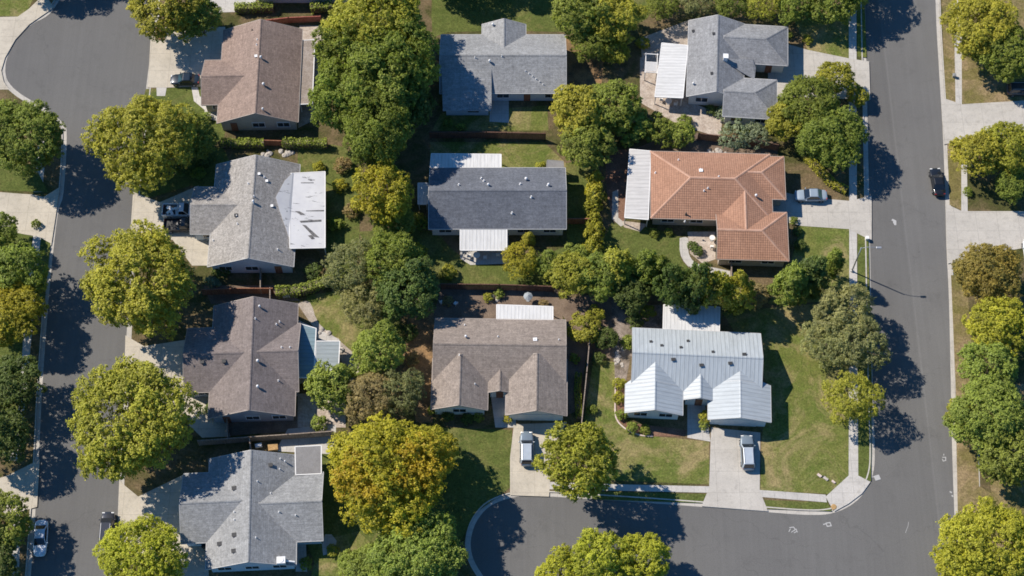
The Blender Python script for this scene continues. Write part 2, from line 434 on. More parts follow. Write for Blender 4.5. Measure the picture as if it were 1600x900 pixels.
b = MB(); b.poly(list(I3)+[P(2100,-260), P(2100,1150)], 0.0, -.28); tag(b.build('east_yards_ground', M['yard']), kind='structure')
for nm, L, s_ in (('south_kerb', K1, s1), ('west_kerb', K2, s2), ('east_kerb', K3, s3)):
    b = MB(); ribbon(b, L, 0, s_*GUT, RZ+.004, RZ+.014); ribbon(b, L, s_*GUT, s_*(GUT+KRB), .022, .022, -.2)
    tag(b.build(nm, M['kerb']), kind='structure')

_z = {}
def sheet(name, pts, mat, z, curve=False, th=None):
    """flat ground cover given by its outline in the picture"""
    if curve: pts = smooth(list(pts)+[pts[0]], 3)[:-1]
    b = MB(); b.poly(G(pts), z, -.02)
    return tag(b.build(name, M[mat]), kind='structure')
LZ = .006
def lawn(pts, mat='lawn_green', curve=True, z=None):
    global LZ
    LZ += .0007
    sheet('lawn', pts, mat, z or LZ, curve)
lawn([(228,139),(262,138),(320,136),(347,160),(350,214),(300,228),(215,225)])
lawn([(215,225),(350,232),(340,300),(300,290),(211,308)], 'lawn_green')
lawn([(466,232),(540,230),(560,300),(556,420),(510,425),(508,300),(468,290)])
lawn([(480,462),(600,452),(625,520),(570,610),(520,540),(482,500)], 'lawn_mixed')
lawn([(676,-60),(1020,-60),(1010,30),(900,60),(884,50),(700,50),(676,60)])
lawn([(690,176),(855,165),(857,204),(675,204)], 'lawn_mixed', False)
lawn([(672,222),(850,222),(900,270),(780,268),(672,250)], 'lawn_mixed', False)
lawn([(560,362),(670,360),(720,400),(800,415),(925,375),(925,445),(640,438)], 'lawn_green')
lawn([(884,255),(930,250),(928,380),(886,380)], 'lawn_green', False)
lawn([(955,348),(1015,356),(1066,372),(1062,400),(1090,428),(1150,436),(1180,460),(940,450)], 'lawn_green')
lawn([(1252,353),(1327,358),(1328,470),(1200,475),(1235,410)], 'lawn_mixed', False)
lawn([(1128,488),(1328,470),(1328,744),(1296,772),(1188,766),(1190,690),(1200,600)], 'lawn_mixed', False)
lawn([(928,560),(960,566),(962,650),(985,678),(1108,690),(1108,757),(945,750),(905,720),(915,640)], 'lawn_mixed', False)
lawn([(925,768),(1104,772),(1097,786),(925,780)], 'lawn_green', False)
lawn([(1190,781),(1292,785),(1300,799),(1196,795)], 'lawn_green', False)
lawn([(1340,364),(1357,374),(1362,600),(1361,752),(1340,744)], 'lawn_green', False)
lawn([(700,668),(800,672),(800,760),(745,800),(700,880),(500,900),(480,850),(505,700),(560,668)], 'lawn_green', False)
lawn([(500,845),(560,830),(740,1000),(460,1000)], 'lawn_mixed', False)
lawn([(1240,30),(1330,20),(1330,92),(1262,78)], 'lawn_mixed', False)
lawn([(1338,0),(1351,0),(1354,90),(1340,88)], 'lawn_mixed', False)
lawn([(1470,-60),(1489,-60),(1493,161),(1477,154)], 'lawn_dry', False)
lawn([(1502,-60),(1620,-60),(1610,158),(1503,163)], 'lawn_dry', False)
lawn([(1480,222),(1502,220),(1502,328),(1484,320)], 'lawn_dry', False)
lawn([(1486,430),(1510,430),(1525,640),(1530,760),(1600,800),(1640,1000),(1500,1000),(1493,600)], 'lawn_dry', False)
lawn([(1540,600),(1700,600),(1700,900),(1550,800)], 'lawn_dry', False)
lawn([(0,255),(60,270),(75,300),(0,298)], 'lawn_green', False)
lawn([(-60,-20),(60,-20),(45,14),(28,26),(-60,24)], 'lawn_mixed', False)
lawn([(0,358),(51,369),(42,460),(-60,460),(-60,358)], 'lawn_green', False)
lawn([(64,372),(79,380),(70,470),(54,470)], 'lawn_green', False)
lawn([(-60,470),(40,470),(25,700),(-60,740)], 'lawn_green', False)
sheet('bare_soil', [(862,470),(960,455),(962,560),(915,560),(905,640),(884,650),(884,500)], 'soil', .013)
sheet('bare_soil', [(690,448),(870,450),(880,500),(676,498)], 'soil', .014)
sheet('bare_soil', [(945,235),(985,233),(976,345),(957,345),(948,300)], 'bark_mulch', .013)
sheet('bare_soil', [(1060,205),(1215,222),(1215,245),(985,235)], 'soil', .013)
sheet('leaf_litter', [(640,470),(680,480),(676,660),(650,660),(630,560)], 'leaf_litter', .013)
sheet('bare_soil', [(465,640),(530,640),(530,668),(320,684),(340,655)], 'soil', .012)
sheet('bare_soil', [(318,446),(430,446),(470,470),(330,475)], 'soil', .013)
sheet('bare_soil', [(884,60),(945,80),(940,130),(900,140),(884,145)], 'leaf_litter', .014)
sheet('gravel_bed', [(955,470),(1040,478),(1040,520),(985,560),(975,610),(960,600)], 'gravel2', .015)
sheet('gravel_bed', [(1000,60),(1080,30),(1078,75),(1005,110)], 'gravel', .015)
sheet('gravel_bed', [(464,474),(484,472),(498,505),(530,532),(560,562),(556,592),(538,590),(532,560),(500,525)], 'gravel', .0155, True)
sheet('mulch_bed', [(1488,430),(1503,430),(1512,560),(1518,785),(1503,785),(1498,600)], 'bark_mulch', .014)
sheet('tree_pit', [(243,40),(258,40),(257,64),(242,62)], 'leaf_litter', .03)
sheet('bare_soil', [(568,885),(565,845),(580,825),(600,900)], 'leaf_litter', .013)
# pavements, driveways, paths
def slab(name, pts, mat='concrete', z=.02, curve=False): return sheet(name, pts, mat, z, curve)
slab('pavement', [(1326,-60),(1338,-60),(1339,400),(1341,744),(1326,744),(1327,400)])
slab('corner_pavement', [(1326,743),(1341,743),(1360,753),(1347,771),(1326,787),(1304,799),(1296,787),(1290,776)], z=.0205)
slab('pavement', [(840,752),(930,756),(1110,760),(1290,773),(1292,785),(1110,770),(930,766),(840,764)], z=.0201)
slab('pavement', [(1489,-60),(1502,-60),(1504,170),(1491,168)])
slab('pavement', [(1501,220),(1510,220),(1512,330),(1502,330)])
slab('pavement', [(1505,560),(1516,560),(1530,700),(1532,800),(1520,800)])
slab('pavement', [(60,215),(74,215),(66,300),(52,300)], z=.0203)
slab('pavement', [(52,366),(64,370),(38,650),(27,720),(14,720),(24,640)], z=.0203)
slab('pavement', [(22,800),(33,800),(26,1000),(12,1000)], z=.0203)
slab('driveway', [(236,48),(262,42),(352,42),(352,120),(318,135),(262,137),(231,137)], 'drive_warm', .024)
slab('garden_path', [(244,128),(262,128),(258,150),(245,150)], z=.0205)
slab('garden_path', [(299,136),(309,136),(312,150),(345,180),(343,190),(318,184),(320,172),(303,158)], z=.0207)
slab('driveway', [(208,300),(250,316),(310,290),(310,368),(335,368),(335,415),(300,415),(270,375),(204,360)], 'drive_warm', .024)
slab('driveway', [(196,524),(225,541),(296,530),(296,612),(338,612),(360,682),(316,684),(270,640),(194,600)], 'drive_warm', .024)
slab('driveway', [(187,752),(216,776),(290,740),(290,848),(326,848),(326,900),(300,910),(184,850)], 'drive_warm', .024)
slab('driveway', [(803,663),(886,660),(862,700),(858,776),(797,774),(797,715)], 'drive_warm', .024)
slab('garden_path', [(766,612),(792,612),(790,652),(806,655),(806,668),(774,668)], z=.0209)
slab('driveway', [(1111,668),(1188,676),(1187,766),(1200,799),(1096,791),(1108,762)], 'drive', .024)
slab('garden_path', [(1074,620),(1100,622),(1110,688),(1110,690),(1074,684)], z=.0211)
slab('driveway', [(1200,295),(1260,308),(1328,314),(1362,306),(1362,376),(1326,358),(1252,353),(1200,340)], 'drive', .024)
slab('driveway', [(1200,60),(1262,78),(1330,92),(1358,96),(1360,156),(1200,150)], 'drive', .024)
slab('driveway', [(1470,152),(1503,163),(1570,159),(1620,156),(1620,215),(1503,218),(1475,226)], 'drive', .024)
slab('driveway', [(1477,318),(1503,330),(1640,330),(1640,380),(1530,400),(1481,412)], 'drive', .024)
slab('driveway', [(-60,296),(50,304),(68,308),(94,292),(80,384),(62,370),(0,360),(-60,356)], 'drive_warm', .024)
slab('driveway', [(-40,760),(14,742),(62,718),(58,792),(30,800),(-40,820)], 'drive_warm', .024)
slab('driveway', [(-60,28),(28,26),(46,13),(70,-10),(84,12),(46,38),(24,62),(8,90),(2,110),(6,128),(14,140),(-60,140)], 'drive_warm', .024)
slab('patio', [(972,345),(1012,350),(1000,362),(975,355)], 'patio', .0215)
slab('garden_path', [(1062,372),(1075,372),(1076,395),(1090,412),(1142,424),(1142,432),(1085,422),(1064,400)], z=.0213, curve=True)
slab('garden_path', [(957,300),(966,296),(966,340),(978,350),(970,354),(956,342)], 'drive', z=.0213)
slab('patio', [(1074,362),(1118,362),(1118,405),(1098,412),(1078,396)], 'patio', .0219)
slab('patio', [(1000,90),(1080,80),(1080,160),(1130,180),(1125,215),(1060,195),(1000,160)], 'patio', .0217)
slab('patio', [(466,500),(530,530),(532,590),(466,600)], 'concrete', .0219)
slab('patio', [(465,615),(540,615),(540,668),(465,668)], 'patio', .0221)
slab('patio', [(718,355),(795,355),(795,412),(735,414),(719,404)], 'concrete', .0223, False)
slab('patio', [(468,40),(512,40),(506,180),(466,200)], 'patio', .0225)
slab('patio', [(765,150),(795,150),(795,192),(765,190)], 'concrete', .0227)
slab('patio', [(450,670),(525,664),(525,710),(430,705)], 'concrete', .0229)
slab('garden_path', [(508,835),(518,835),(526,845),(524,862),(505,868),(503,850)], z=.0231)
slab('garden_path', [(462,850),(478,850),(480,893),(462,893)], z=.0233)
slab('patio', [(320,-40),(400,-40),(400,18),(325,20)], 'concrete', .0235)

# ------------------------------------------------------------------ houses
def uvface(mb, pts, m=0):
    n = (pts[1]-pts[0]).cross(pts[2]-pts[0]).normalized()
    u = Vector((0,0,1)).cross(n)
    u = u.normalized() if u.length > 1e-4 else Vector((1,0,0))
    v = n.cross(u)
    mb.face(pts, [(p.dot(u), p.dot(v)) for p in pts], m)
class House:
    def __init__(s, name, label, org, th, roofmat, wallmat, group='houses of the block'):
        s.o = P(org[0], org[1], 0); s.th = th
        s.e = tag(empty(name, s.o, th), label, 'house', group)
        s.rm, s.wm = M[roofmat], M[wallmat]; s.w = []; s.tm = M[{'tile':'trim_tan','roof_pink':'trim_tan','roof_brown':'trim_tan','roof_purple':'trim_tan','roof_slate':'trim_grey'}.get(roofmat,'trim_grey')]
    def loc(s, px, py, h):
        p = P(px, py, h)-s.o
        c, n = math.cos(-s.th), math.sin(-s.th)
        return Vector((p.x*c-p.y*n, p.x*n+p.y*c, h))
    def wing(s, nw, se, ridge, ends='gg', he=2.75, p=.45, ov=.5):
        a_, b_ = s.loc(*nw, he), s.loc(*se, he)
        s.w.append(dict(x0=a_.x, x1=b_.x, y0=b_.y, y1=a_.y, r=ridge, e=ends, he=he+.004*len(s.w), p=p, ov=ov))
    def wz(s, W, x, y):
        if not (W['x0'] <= x <= W['x1'] and W['y0'] <= y <= W['y1']): return -1
        xc, yc = (W['x0']+W['x1'])/2, (W['y0']+W['y1'])/2
        if W['r'] == 'EW':
            d = (W['y1']-W['y0'])/2-abs(y-yc)
            if W['e'][0] == 'h': d = min(d, x-W['x0'])
            if W['e'][1] == 'h': d = min(d, W['x1']-x)
        else:
            d = (W['x1']-W['x0'])/2-abs(x-xc)
            if W['e'][0] == 'h': d = min(d, y-W['y0'])
            if W['e'][1] == 'h': d = min(d, W['y1']-y)
        return W['he']+W['p']*d
    def rz(s, x, y): return max([s.wz(W, x, y) for W in s.w]+[0])
    def onroof(s, px, py):
        h = 3.5
        for _ in range(12):
            q = s.loc(px, py, h); z = s.rz(q.x, q.y)
            if z <= 0: z = 3.0
            h = .5*h+.5*z
        return s.loc(px, py, h)
    def build(s):
        R, F, Wl, Cp = MB(), MB(), MB(), MB()
        T = .17
        for W in s.w:
            x0, x1, y0, y1, he, p = (W[k] for k in ('x0','x1','y0','y1','he','p'))
            sw = W['r'] == 'NS'
            if sw: u0, u1, v0, v1 = y0, y1, -x1, -x0     # rotate: ridge along u
            else: u0, u1, v0, v1 = x0, x1, y0, y1
            def X(u, v, z): return Vector((-v, u, z)) if sw else Vector((u, v, z))
            hf = (v1-v0)/2; vc = (v0+v1)/2; zr = he+p*hf
            r0 = u0+hf if W['e'][0] == 'h' else u0
            r1 = u1-hf if W['e'][1] == 'h' else u1
            A, B, C, D = X(u0,v0,he), X(u1,v0,he), X(u1,v1,he), X(u0,v1,he)
            R0, R1 = X(r0,vc,zr), X(r1,vc,zr)
            fac = [[A,B,R1,R0],[C,D,R0,R1]]
            if W.get('ext'):      # valley: carry the ridge on until it dies into the main slope
                q = R1.copy()
                for _ in range(400):
                    if s.wz(s.w[0], q.x, q.y) >= q.z: break
                    q.y += .02
                fac += [[B,q,R1],[R1,q,C]]
            if W['e'][1] == 'h': fac.append([B,C,R1])
            if W['e'][0] == 'h': fac.append([D,A,R0])
            dn = Vector((0,0,-T))
            for f in fac:
                uvface(R, f)
                F.face([q+dn for q in f][::-1])
            per = [(A,B),(C,D)]
            per += [(B,C)] if W['e'][1] == 'h' else [(B,R1),(R1,C)]
            per += [(D,A)] if W['e'][0] == 'h' else [(D,R0),(R0,A)]
            for a_, b_ in per:
                F.face([a_+dn, b_+dn, b_, a_])
                # gutter / barge board standing proud of the edge
                t = (b_-a_); n_ = Vector((t.y, -t.x, 0)).normalized()*.045
                up = Vector((0,0,.012))
                F.face([a_+up-n_*.4, b_+up-n_*.4, b_+up+n_, a_+up+n_][::-1]); F.face([a_+dn+n_, b_+dn+n_, b_+up+n_, a_+up+n_])
                F.face([a_+dn, b_+dn, b_+dn+n_, a_+dn+n_])
            # ridge and hip caps
            caps = [(R0, R1)]
            if W['e'][1] == 'h': caps += [(B, R1), (C, R1)]
            if W['e'][0] == 'h': caps += [(D, R0), (A, R0)]
            for a_, b_ in caps:
                t = b_-a_; n_ = Vector((t.y, -t.x, 0)).normalized()*.17
                up = Vector((0,0,.035)); lo = Vector((0,0,-.03))
                for sg in (1, -1):
                    q = [a_+up, b_+up, b_+n_*sg+lo, a_+n_*sg+lo]
                    if sg > 0: q.reverse()
                    uvface(Cp, q)
            # walls
            ov = W['ov']
            zt = he+ov*p-T-.03
            a0 = u0+(ov*.9); a1 = u1-(ov*.9); b0 = v0+ov; b1 = v1-ov
            if W['e'][0] == 'h': zt0 = zt
            Wl.face([X(a0,b0,-.1),X(a1,b0,-.1),X(a1,b0,zt),X(a0,b0,zt)])
            Wl.face([X(a1,b1,-.1),X(a0,b1,-.1),X(a0,b1,zt),X(a1,b1,zt)])
            zg = zr-T-.03
            for ua, flip, en in ((a0, True, W['e'][0]), (a1, False, W['e'][1])):
                q = [X(ua,b0,-.1), X(ua,b1,-.1), X(ua,b1,zt)] + ([X(ua,vc,zg)] if en == 'g' else []) + [X(ua,b0,zt)]
                if flip: q.reverse()
                Wl.face(q)
        Wl.build('wall', s.wm, s.e); s.roof = R.build('roof', s.rm, s.e); Cp.build('ridge_cap', M['ridge_tile'] if s.rm.name == 'clay_tile' else s.rm, s.e); F.build('eaves_trim', s.tm, s.e)
    def clear(s, x, y, skip):
        return all(not (W['x0'] < x < W['x1'] and W['y0'] < y < W['y1']) for W in s.w if W is not skip)
    def sides(s):
        for i, W in enumerate(s.w):
            ov = W['ov']
            x0, x1, y0, y1 = W['x0']+ov, W['x1']-ov, W['y0']+ov, W['y1']-ov
            g = ov*.1
            if W['r'] == 'EW': x0 -= g; x1 += g
            else: y0 -= g; y1 += g
            yield i, 'S', Vector((x0,y0,0)), Vector((x1,y0,0)), Vector((0,-1,0)), W
            yield i, 'N', Vector((x1,y1,0)), Vector((x0,y1,0)), Vector((0,1,0)), W
            yield i, 'E', Vector((x1,y0,0)), Vector((x1,y1,0)), Vector((1,0,0)), W
            yield i, 'W', Vector((x0,y1,0)), Vector((x0,y0,0)), Vector((-1,0,0)), W
    def openings(s, garage=(), door=None):
        for i, sd_, a_, b_, n_, W in s.sides():
            L = (b_-a_).length; t = (b_-a_).normalized()
            ang = math.atan2(t.y, t.x)
            if (i, sd_) in garage:
                c = (a_+b_)/2
                gw = min(5.0, L-1.0)
                m = MB(); m.box(c+n_*.03+Vector((0,0,1.06)), (gw, .08, 2.14), ang)
                for k in range(1, 4): m.box(c+n_*.075+Vector((0,0,k*.53)), (gw-.1, .02, .03), ang)
                m.build('garage_door', M['garage'], s.e)
                continue
            nwin = max(1, int(L//3.3))
            for k in range(nwin):
                f = (k+.5)/nwin
                c = a_.lerp(b_, f)
                q = c+n_*.9
                if not s.clear(q.x, q.y, W): continue
                if L < 2.5: continue
                dr = door and (i, sd_, k) == door
                ww, wh, wc = (.95, 2.05, 1.03) if dr else (1.8, 1.2, 1.5)
                m = MB()
                for dx, dz, bx, bz in ((0, wh/2, ww+.16, .09), (0, -wh/2, ww+.16, .09), (ww/2, 0, .09, wh), (-ww/2, 0, .09, wh), (0, 0, .05, wh)):
                    m.box(c+n_*.03+t*dx+Vector((0,0,wc+dz)), (bx, .12, bz), ang)
                if dr:
                    m = MB(); m.box(c+n_*.03+Vector((0,0,wc)), (ww, .1, wh), ang); m.build('front_door', M['wood_red'], s.e)
                else:
                    fr = m.build('window', M['white'], s.e)
                    g_ = MB(); g_.box(c+n_*.015+Vector((0,0,wc)), (ww-.04, .05, wh-.04), ang); g_.build('pane', M['glass'], fr)
    def cover(s, pts, hs, mat, ribs='v', name='patio_cover', post=True):
        """flat awning roof: picture corners and a height each"""
        if not isinstance(hs, (list, tuple)): hs = [hs]*len(pts)
        q = [s.loc(x, y, h) for (x, y), h in zip(pts, hs)]
        n = Vector((0,0,0))
        for i in range(1, len(q)-1): n += (q[i]-q[0]).cross(q[i+1]-q[0])
        if n.z < 0: q.reverse()
        m = MB(); m.face(q, [((p.x if ribs == 'v' else p.y), (p.y if ribs == 'v' else p.x)) for p in q])
        dn = Vector((0,0,-.12))
        m.face([p+dn for p in q][::-1], m=1)
        for i in range(len(q)):
            a_, b_ = q[i], q[(i+1)%len(q)]; m.face([a_+dn, b_+dn, b_, a_], m=1)
            t = (b_-a_).normalized(); n_ = Vector((t.y,-t.x,0)).normalized()*.06; up = Vector((0,0,.02))
            if mat.startswith('roof'): continue
            m.face([a_+up-n_, b_+up-n_, b_+up+n_, a_+up+n_][::-1], m=1); m.face([a_+dn+n_, b_+dn+n_, b_+up+n_, a_+up+n_], m=1)
        o = m.build(name, [M[mat], s.tm if mat.startswith('roof') else (M['cover_dgrey'] if 'dgrey' in mat and name == 'pergola' else M['white'])], s.e)
        if post:
            cen = sum(q, Vector())/len(q)
            for p in q:
                if s.rz(p.x, p.y) > 0: continue
                pp = p+(cen-p).normalized()*.35
                t = MB(); t.box((pp.x, pp.y, (p.z-.15)/2), (.12, .12, p.z-.15)); t.build('post', M['white'], o)
        return o
    def pipe(s, px, py, r=.07, h=.35, mat='vent_white'):
        p = s.onroof(px, py); m = MB(); m.tube(p-Vector((0,0,.1)), p+Vector((0,0,h)), r, r, 8)
        m.tube(p-Vector((0,0,.05)), p+Vector((0,0,.05)), r*2.2, r*1.6, 8)
        m.build('vent_pipe', M[mat], s.e)
    def boxvent(s, px, py, mat='vent_dark', d=(.42,.36,.2)):
        p = s.onroof(px, py); m = MB(); m.box(p+Vector((0,0,d[2]/2-.02)), d, .1); m.box(p+Vector((0,0,d[2]-.01)), (d[0]+.12, d[1]+.12, .04), .1)
        m.build('roof_vent', M[mat], s.e)
    def turbine(s, px, py, r=.2):
        p = s.onroof(px, py); m = MB()
        m.tube(p-Vector((0,0,.1)), p+Vector((0,0,.2)), r*.55, r*.55, 10)
        prof = [(.2,.6),(.26,1.0),(.4,1.12),(.52,.9),(.6,.45)]
        for (z0, a0), (z1, a1) in zip(prof[:-1], prof[1:]): m.tube(p+Vector((0,0,z0)), p+Vector((0,0,z1)), r*a0, r*a1, 10)
        m.build('roof_vent', M['vent_white'], s.e)

# pink-brown house, top left
h = House('bungalow', 'pinkish brown shingled house beside the cul-de-sac at top left', (408,125), .015, 'roof_pink', 'wall_tan')
h.wing((349,47),(466,191),'NS'); h.wing((320,94),(404,163),'EW')
h.build(); h.openings(garage=[(1,'W')], door=(0,'S',0))
h.cover([(472,63),(492,62),(488,162),(468,163)], [2.6,2.4,2.4,2.6], 'cover_brown', 'h')
for x, y in ((394,47),(402,62),(401,70)): h.pipe(x, y, .06, .3, 'vent_dark' if y < 60 else 'vent_white')
h.turbine(412,133,.19); h.turbine(408,91,.17); h.turbine(411,172,.15); h.boxvent(400,88,'vent_white',(.3,.3,.15))
# light grey house with torn white cover
h = House('bungalow', 'light grey house with white torn patio cover and two pickups parked outside', (398,335), .0, 'roof_lgrey', 'wall_blue')
h.wing((338,257),(459,417),'NS'); h.wing((304,292),(396,366),'EW')
h.build(); h.openings(garage=[(1,'W')], door=(0,'S',2))
h.cover([(451,271),(508,268),(508,387),(453,388)], [3.32,2.65,2.65,3.32], 'membrane', 'h')
fan = [h.onroof(x, y)+Vector((0,0,.16)) for x, y in ((458,270),(445,283),(431,309),(437,330),(447,358),(457,387))]
cc = h.onroof(452,318)+Vector((0,0,.22)); m = MB()
for a_, b_ in zip(fan[:-1], fan[1:]): m.face([a_, b_, cc])
m.face([fan[-1], fan[0], cc])
for a_, b_ in zip(fan[:-1], fan[1:]): m.face([a_-Vector((0,0,.16)), b_-Vector((0,0,.16)), b_, a_])
m.build('patio_cover', M['membrane'], h.e)
def tear(pts):
    q = []
    for x, y in pts:
        z = 3.32-.67*(x-452)/56+.03; q.append(h.loc(x, y, z))
    m = MB(); m.face(q if (q[1]-q[0]).cross(q[2]-q[0]).z > 0 else q[::-1]); m.build('torn_strip', M['felt_dark'], h.e)
for t_ in ([(461,330),(468,330),(477,335),(470,336)], [(468,345),(502,343),(502,346),(470,348)], [(472,351),(478,352),(499,371),(490,370)], [(481,368),(487,367),(492,373),(487,374)], [(478,329),(506,328),(506,330),(478,330)], [(470,285),(490,285),(490,286),(470,286)]): tear(t_)
for x, y in ((405,272),(413,277),(417,283),(388,287),(397,307),(396,318),(425,322),(370,338),(333,376),(434,390),(371,350)):
    random.choice([h.pipe, lambda a_, b_: h.boxvent(a_, b_, 'vent_white', (.25,.25,.14))])(x, y)
h.turbine(396,316,.17); h.boxvent(369,337)
# purple-brown house
h = House('bungalow', 'dark purplish brown house with teal patio covers on its east side', (398,560), .03, 'roof_purple', 'wall_grey')
h.wing((334,478),(461,650),'NS'); h.wing((293,513),(396,611),'EW'); h.wing((400,507),(467,612),'EW','gg')
h.build(); h.openings(garage=[(1,'W')], door=(0,'S',0))
h.cover([(466,505),(494,513),(490,590),(467,590)], [2.55,2.35,2.35,2.55], 'cover_blue', 'h')
h.cover([(494,533),(531,533),(529,572),(492,590)], [2.3,2.2,2.2,2.3], 'cover_blue2', 'h')
h.turbine(406,480,.15); h.turbine(403,565,.19); h.turbine(403,605,.18)
for x, y in ((437,503),(432,507),(453,543),(440,543),(435,595),(399,498)): h.pipe(x, y)
h.boxvent(316,566); h.boxvent(350,565)
# bottom left light grey house
h = House('bungalow', 'long light grey house at the bottom left with small AC unit on its roof', (395,800), .045, 'roof_grey', 'wall_blue')
h.wing((327,717),(463,884),'NS'); h.wing((287,740),(392,845),'EW'); h.wing((394,742),(505,845),'EW','gg')
h.build(); h.openings(garage=[(1,'W')])
h.cover([(461,698),(502,696),(502,740),(462,742)], [3.1,2.9,2.9,3.1], 'cover_dgrey', 'h', 'flat_roof')
m = MB(); p = h.onroof(440,877); m.box(p+Vector((0,0,.3)), (1.1,.9,.65)); m.tube(p+Vector((0,0,.62)), p+Vector((0,0,.68)), .35, .35, 14); m.tube(p+Vector((.5,0,.15)), p+Vector((1.7,-.15,.0)), .12, .12, 8)
m.build('air_conditioner', M['vent_white'], h.e, bevel=.03)
for x, y in ((366,763),(366,836),(343,850)): h.boxvent(x, y, 'vent_dark', (.5,.4,.15))
for x, y in ((366,800),(366,812),(400,840),(438,717),(436,800),(462,805),(423,771),(437,733),(402,752)): h.pipe(x, y, .06, .3)
h.boxvent(365,861,'vent_dark',(.45,.4,.15)); h.boxvent(423,727); h.turbine(446,722,.12)
# middle column, top
h = House('bungalow', 'grey roofed house with dormer gable, top middle, beside the tallest tree cluster', (787,100), .0, 'roof_grey', 'wall_blue')
h.wing((689,54),(885,146),'EW'); h.wing((753,38),(822,90),'NS')
h.build()
hs_ = [h.onroof(690,108).z+.03, h.onroof(768,108).z+.03, 2.35, 2.35]
h.cover([(690,108),(768,108),(768,173),(692,173)], hs_, 'roof_grey', name='roof_extension', post=False)
q0, q1 = h.loc(697,150,2.3), h.loc(763,167,2.3); m = MB(); m.box(((q0.x+q1.x)/2, (q0.y+q1.y)/2, 1.1), (q1.x-q0.x, q0.y-q1.y, 2.2)); m.build('annexe_wall', M['wall_blue'], h.e)
m = MB(); m.box((q1.x-2.2, q1.y-.03, 1.4), (1.6,.08,1.0)); m.build('window', M['glass'], h.e); h.openings(door=(0,'S',3))
for x, y in ((765,97),(770,40)): h.turbine(x, y, .17)
for k in range(6): h.pipe(821+k*5.5, 111+k*4.2, .05, .25)
for x, y in ((784,88),(742,90),(765,137)): h.pipe(x, y, .06)
# slate house
h = House('bungalow', 'dark slate house with white awnings on its north and south sides', (778,310), .0, 'roof_slate', 'wall_white')
h.wing((672,262),(885,358),'EW')
h.build(); h.openings(door=(0,'S',1))
h.cover([(674,240),(783,241),(783,262),(672,262)], [2.5,2.5,2.72,2.72], 'cover_white')
h.cover([(719,358),(792,358),(792,391),(719,391)], [2.72,2.72,2.4,2.4], 'cover_white')
h.cover([(653,286),(668,286),(668,319),(653,319)], 2.2, 'cover_white', name='side_shed_roof')
h.cover([(855,250),(880,252),(881,262),(854,262)], 2.3, 'cover_dgrey', name='pergola')
for x, y in ((752,279),(756,283),(822,280),(813,288),(856,290),(830,308),(763,289),(717,289),(800,333)): h.pipe(x, y, .09, .35)
h.turbine(822,281,.2); h.turbine(857,290,.17); h.turbine(763,290,.16)
# brown house
h = House('bungalow', 'brown house with three front gables and a white car in its driveway', (780,570), -.015, 'roof_brown', 'wall_white')
h.wing((680,497),(884,600),'EW'); h.wing((676,560),(762,641),'NS','gg'); h.wing((761,570),(801,614),'NS','gg',2.7); h.wing((791,560),(886,650),'NS','gg')
h.build(); h.openings(garage=[(3,'S')], door=(2,'S',0))
h.cover([(776,476),(864,479),(864,500),(776,499)], [2.5,2.5,2.75,2.75], 'cover_white')
for x, y in ((726,508),(778,526),(835,531),(873,531),(718,555),(742,600)): h.pipe(x, y, .06, .3)
h.turbine(728,527,.17); h.boxvent(836,531,'vent_white')
# terracotta house
h = House('tiled_house', 'sprawling house with terracotta tile hip roof', (1120,310), -.03, 'tile', 'wall_tan')
h.wing((1016,236),(1208,346),'EW','hh',2.75,.42); h.wing((1120,242),(1228,312),'EW','gh',2.75,.42); h.wing((1118,262),(1207,369),'NS','gh',2.75,.42); h.wing((1118,329),(1233,408),'EW','gh',2.75,.42)
h.build(); h.openings(door=(0,'S',2))
h.cover([(984,233),(1017,236),(1013,343),(976,340)], [2.5,2.75,2.75,2.5], 'cover_grey', 'h')
for x, y in ((1094,265),(1106,294),(1100,298),(1123,276),(1060,250),(1070,346),(1024,270)): h.pipe(x, y, .07, .3)
h.turbine(1181,307,.18); h.pipe(1072,335,.1,.5,'vent_dark'); h.boxvent(1095,267,'vent_white')
# blue-grey house top right
h = House('bungalow', 'blue-grey complex roofed house at top right with a white patio canopy', (1130,110), -.07, 'roof_bgrey', 'wall_white')
h.wing((1076,32),(1162,156),'NS'); h.wing((1130,36),(1231,103),'EW','gh'); h.wing((1130,120),(1214,187),'EW','gh')
h.build(); h.openings(door=(1,'S',1))
h.w.append(dict(x0=h.loc(1130,90,3).x, x1=h.loc(1180,90,3).x, y0=h.loc(1150,122,3).y, y1=h.loc(1150,86,3).y, r='EW', e='gg', he=2.75, p=.4, ov=.5)) if False else None
h.cover([(1034,67),(1075,71),(1067,153),(1023,151)], [2.5,2.75,2.75,2.5], 'cover_white', 'h')
h.cover([(1130,92),(1176,92),(1181,106),(1179,124),(1158,112)], [4.1,3.1,2.8,2.75,3.3], 'roof_bgrey', 'v', 'entrance_roof', post=False)
m = MB(); p = h.onroof(1133,93); m.box(p+Vector((0,0,.35)), (.6,.6,1.1)); m.box(p+Vector((0,0,.93)), (.75,.75,.08)); m.build('chimney', M['vent_white'], h.e)
for x, y in ((1115,53),(1083,49),(1112,115)): h.boxvent(x, y, 'vent_dark', (.3,.3,.15))
h.turbine(1083,132,.15)
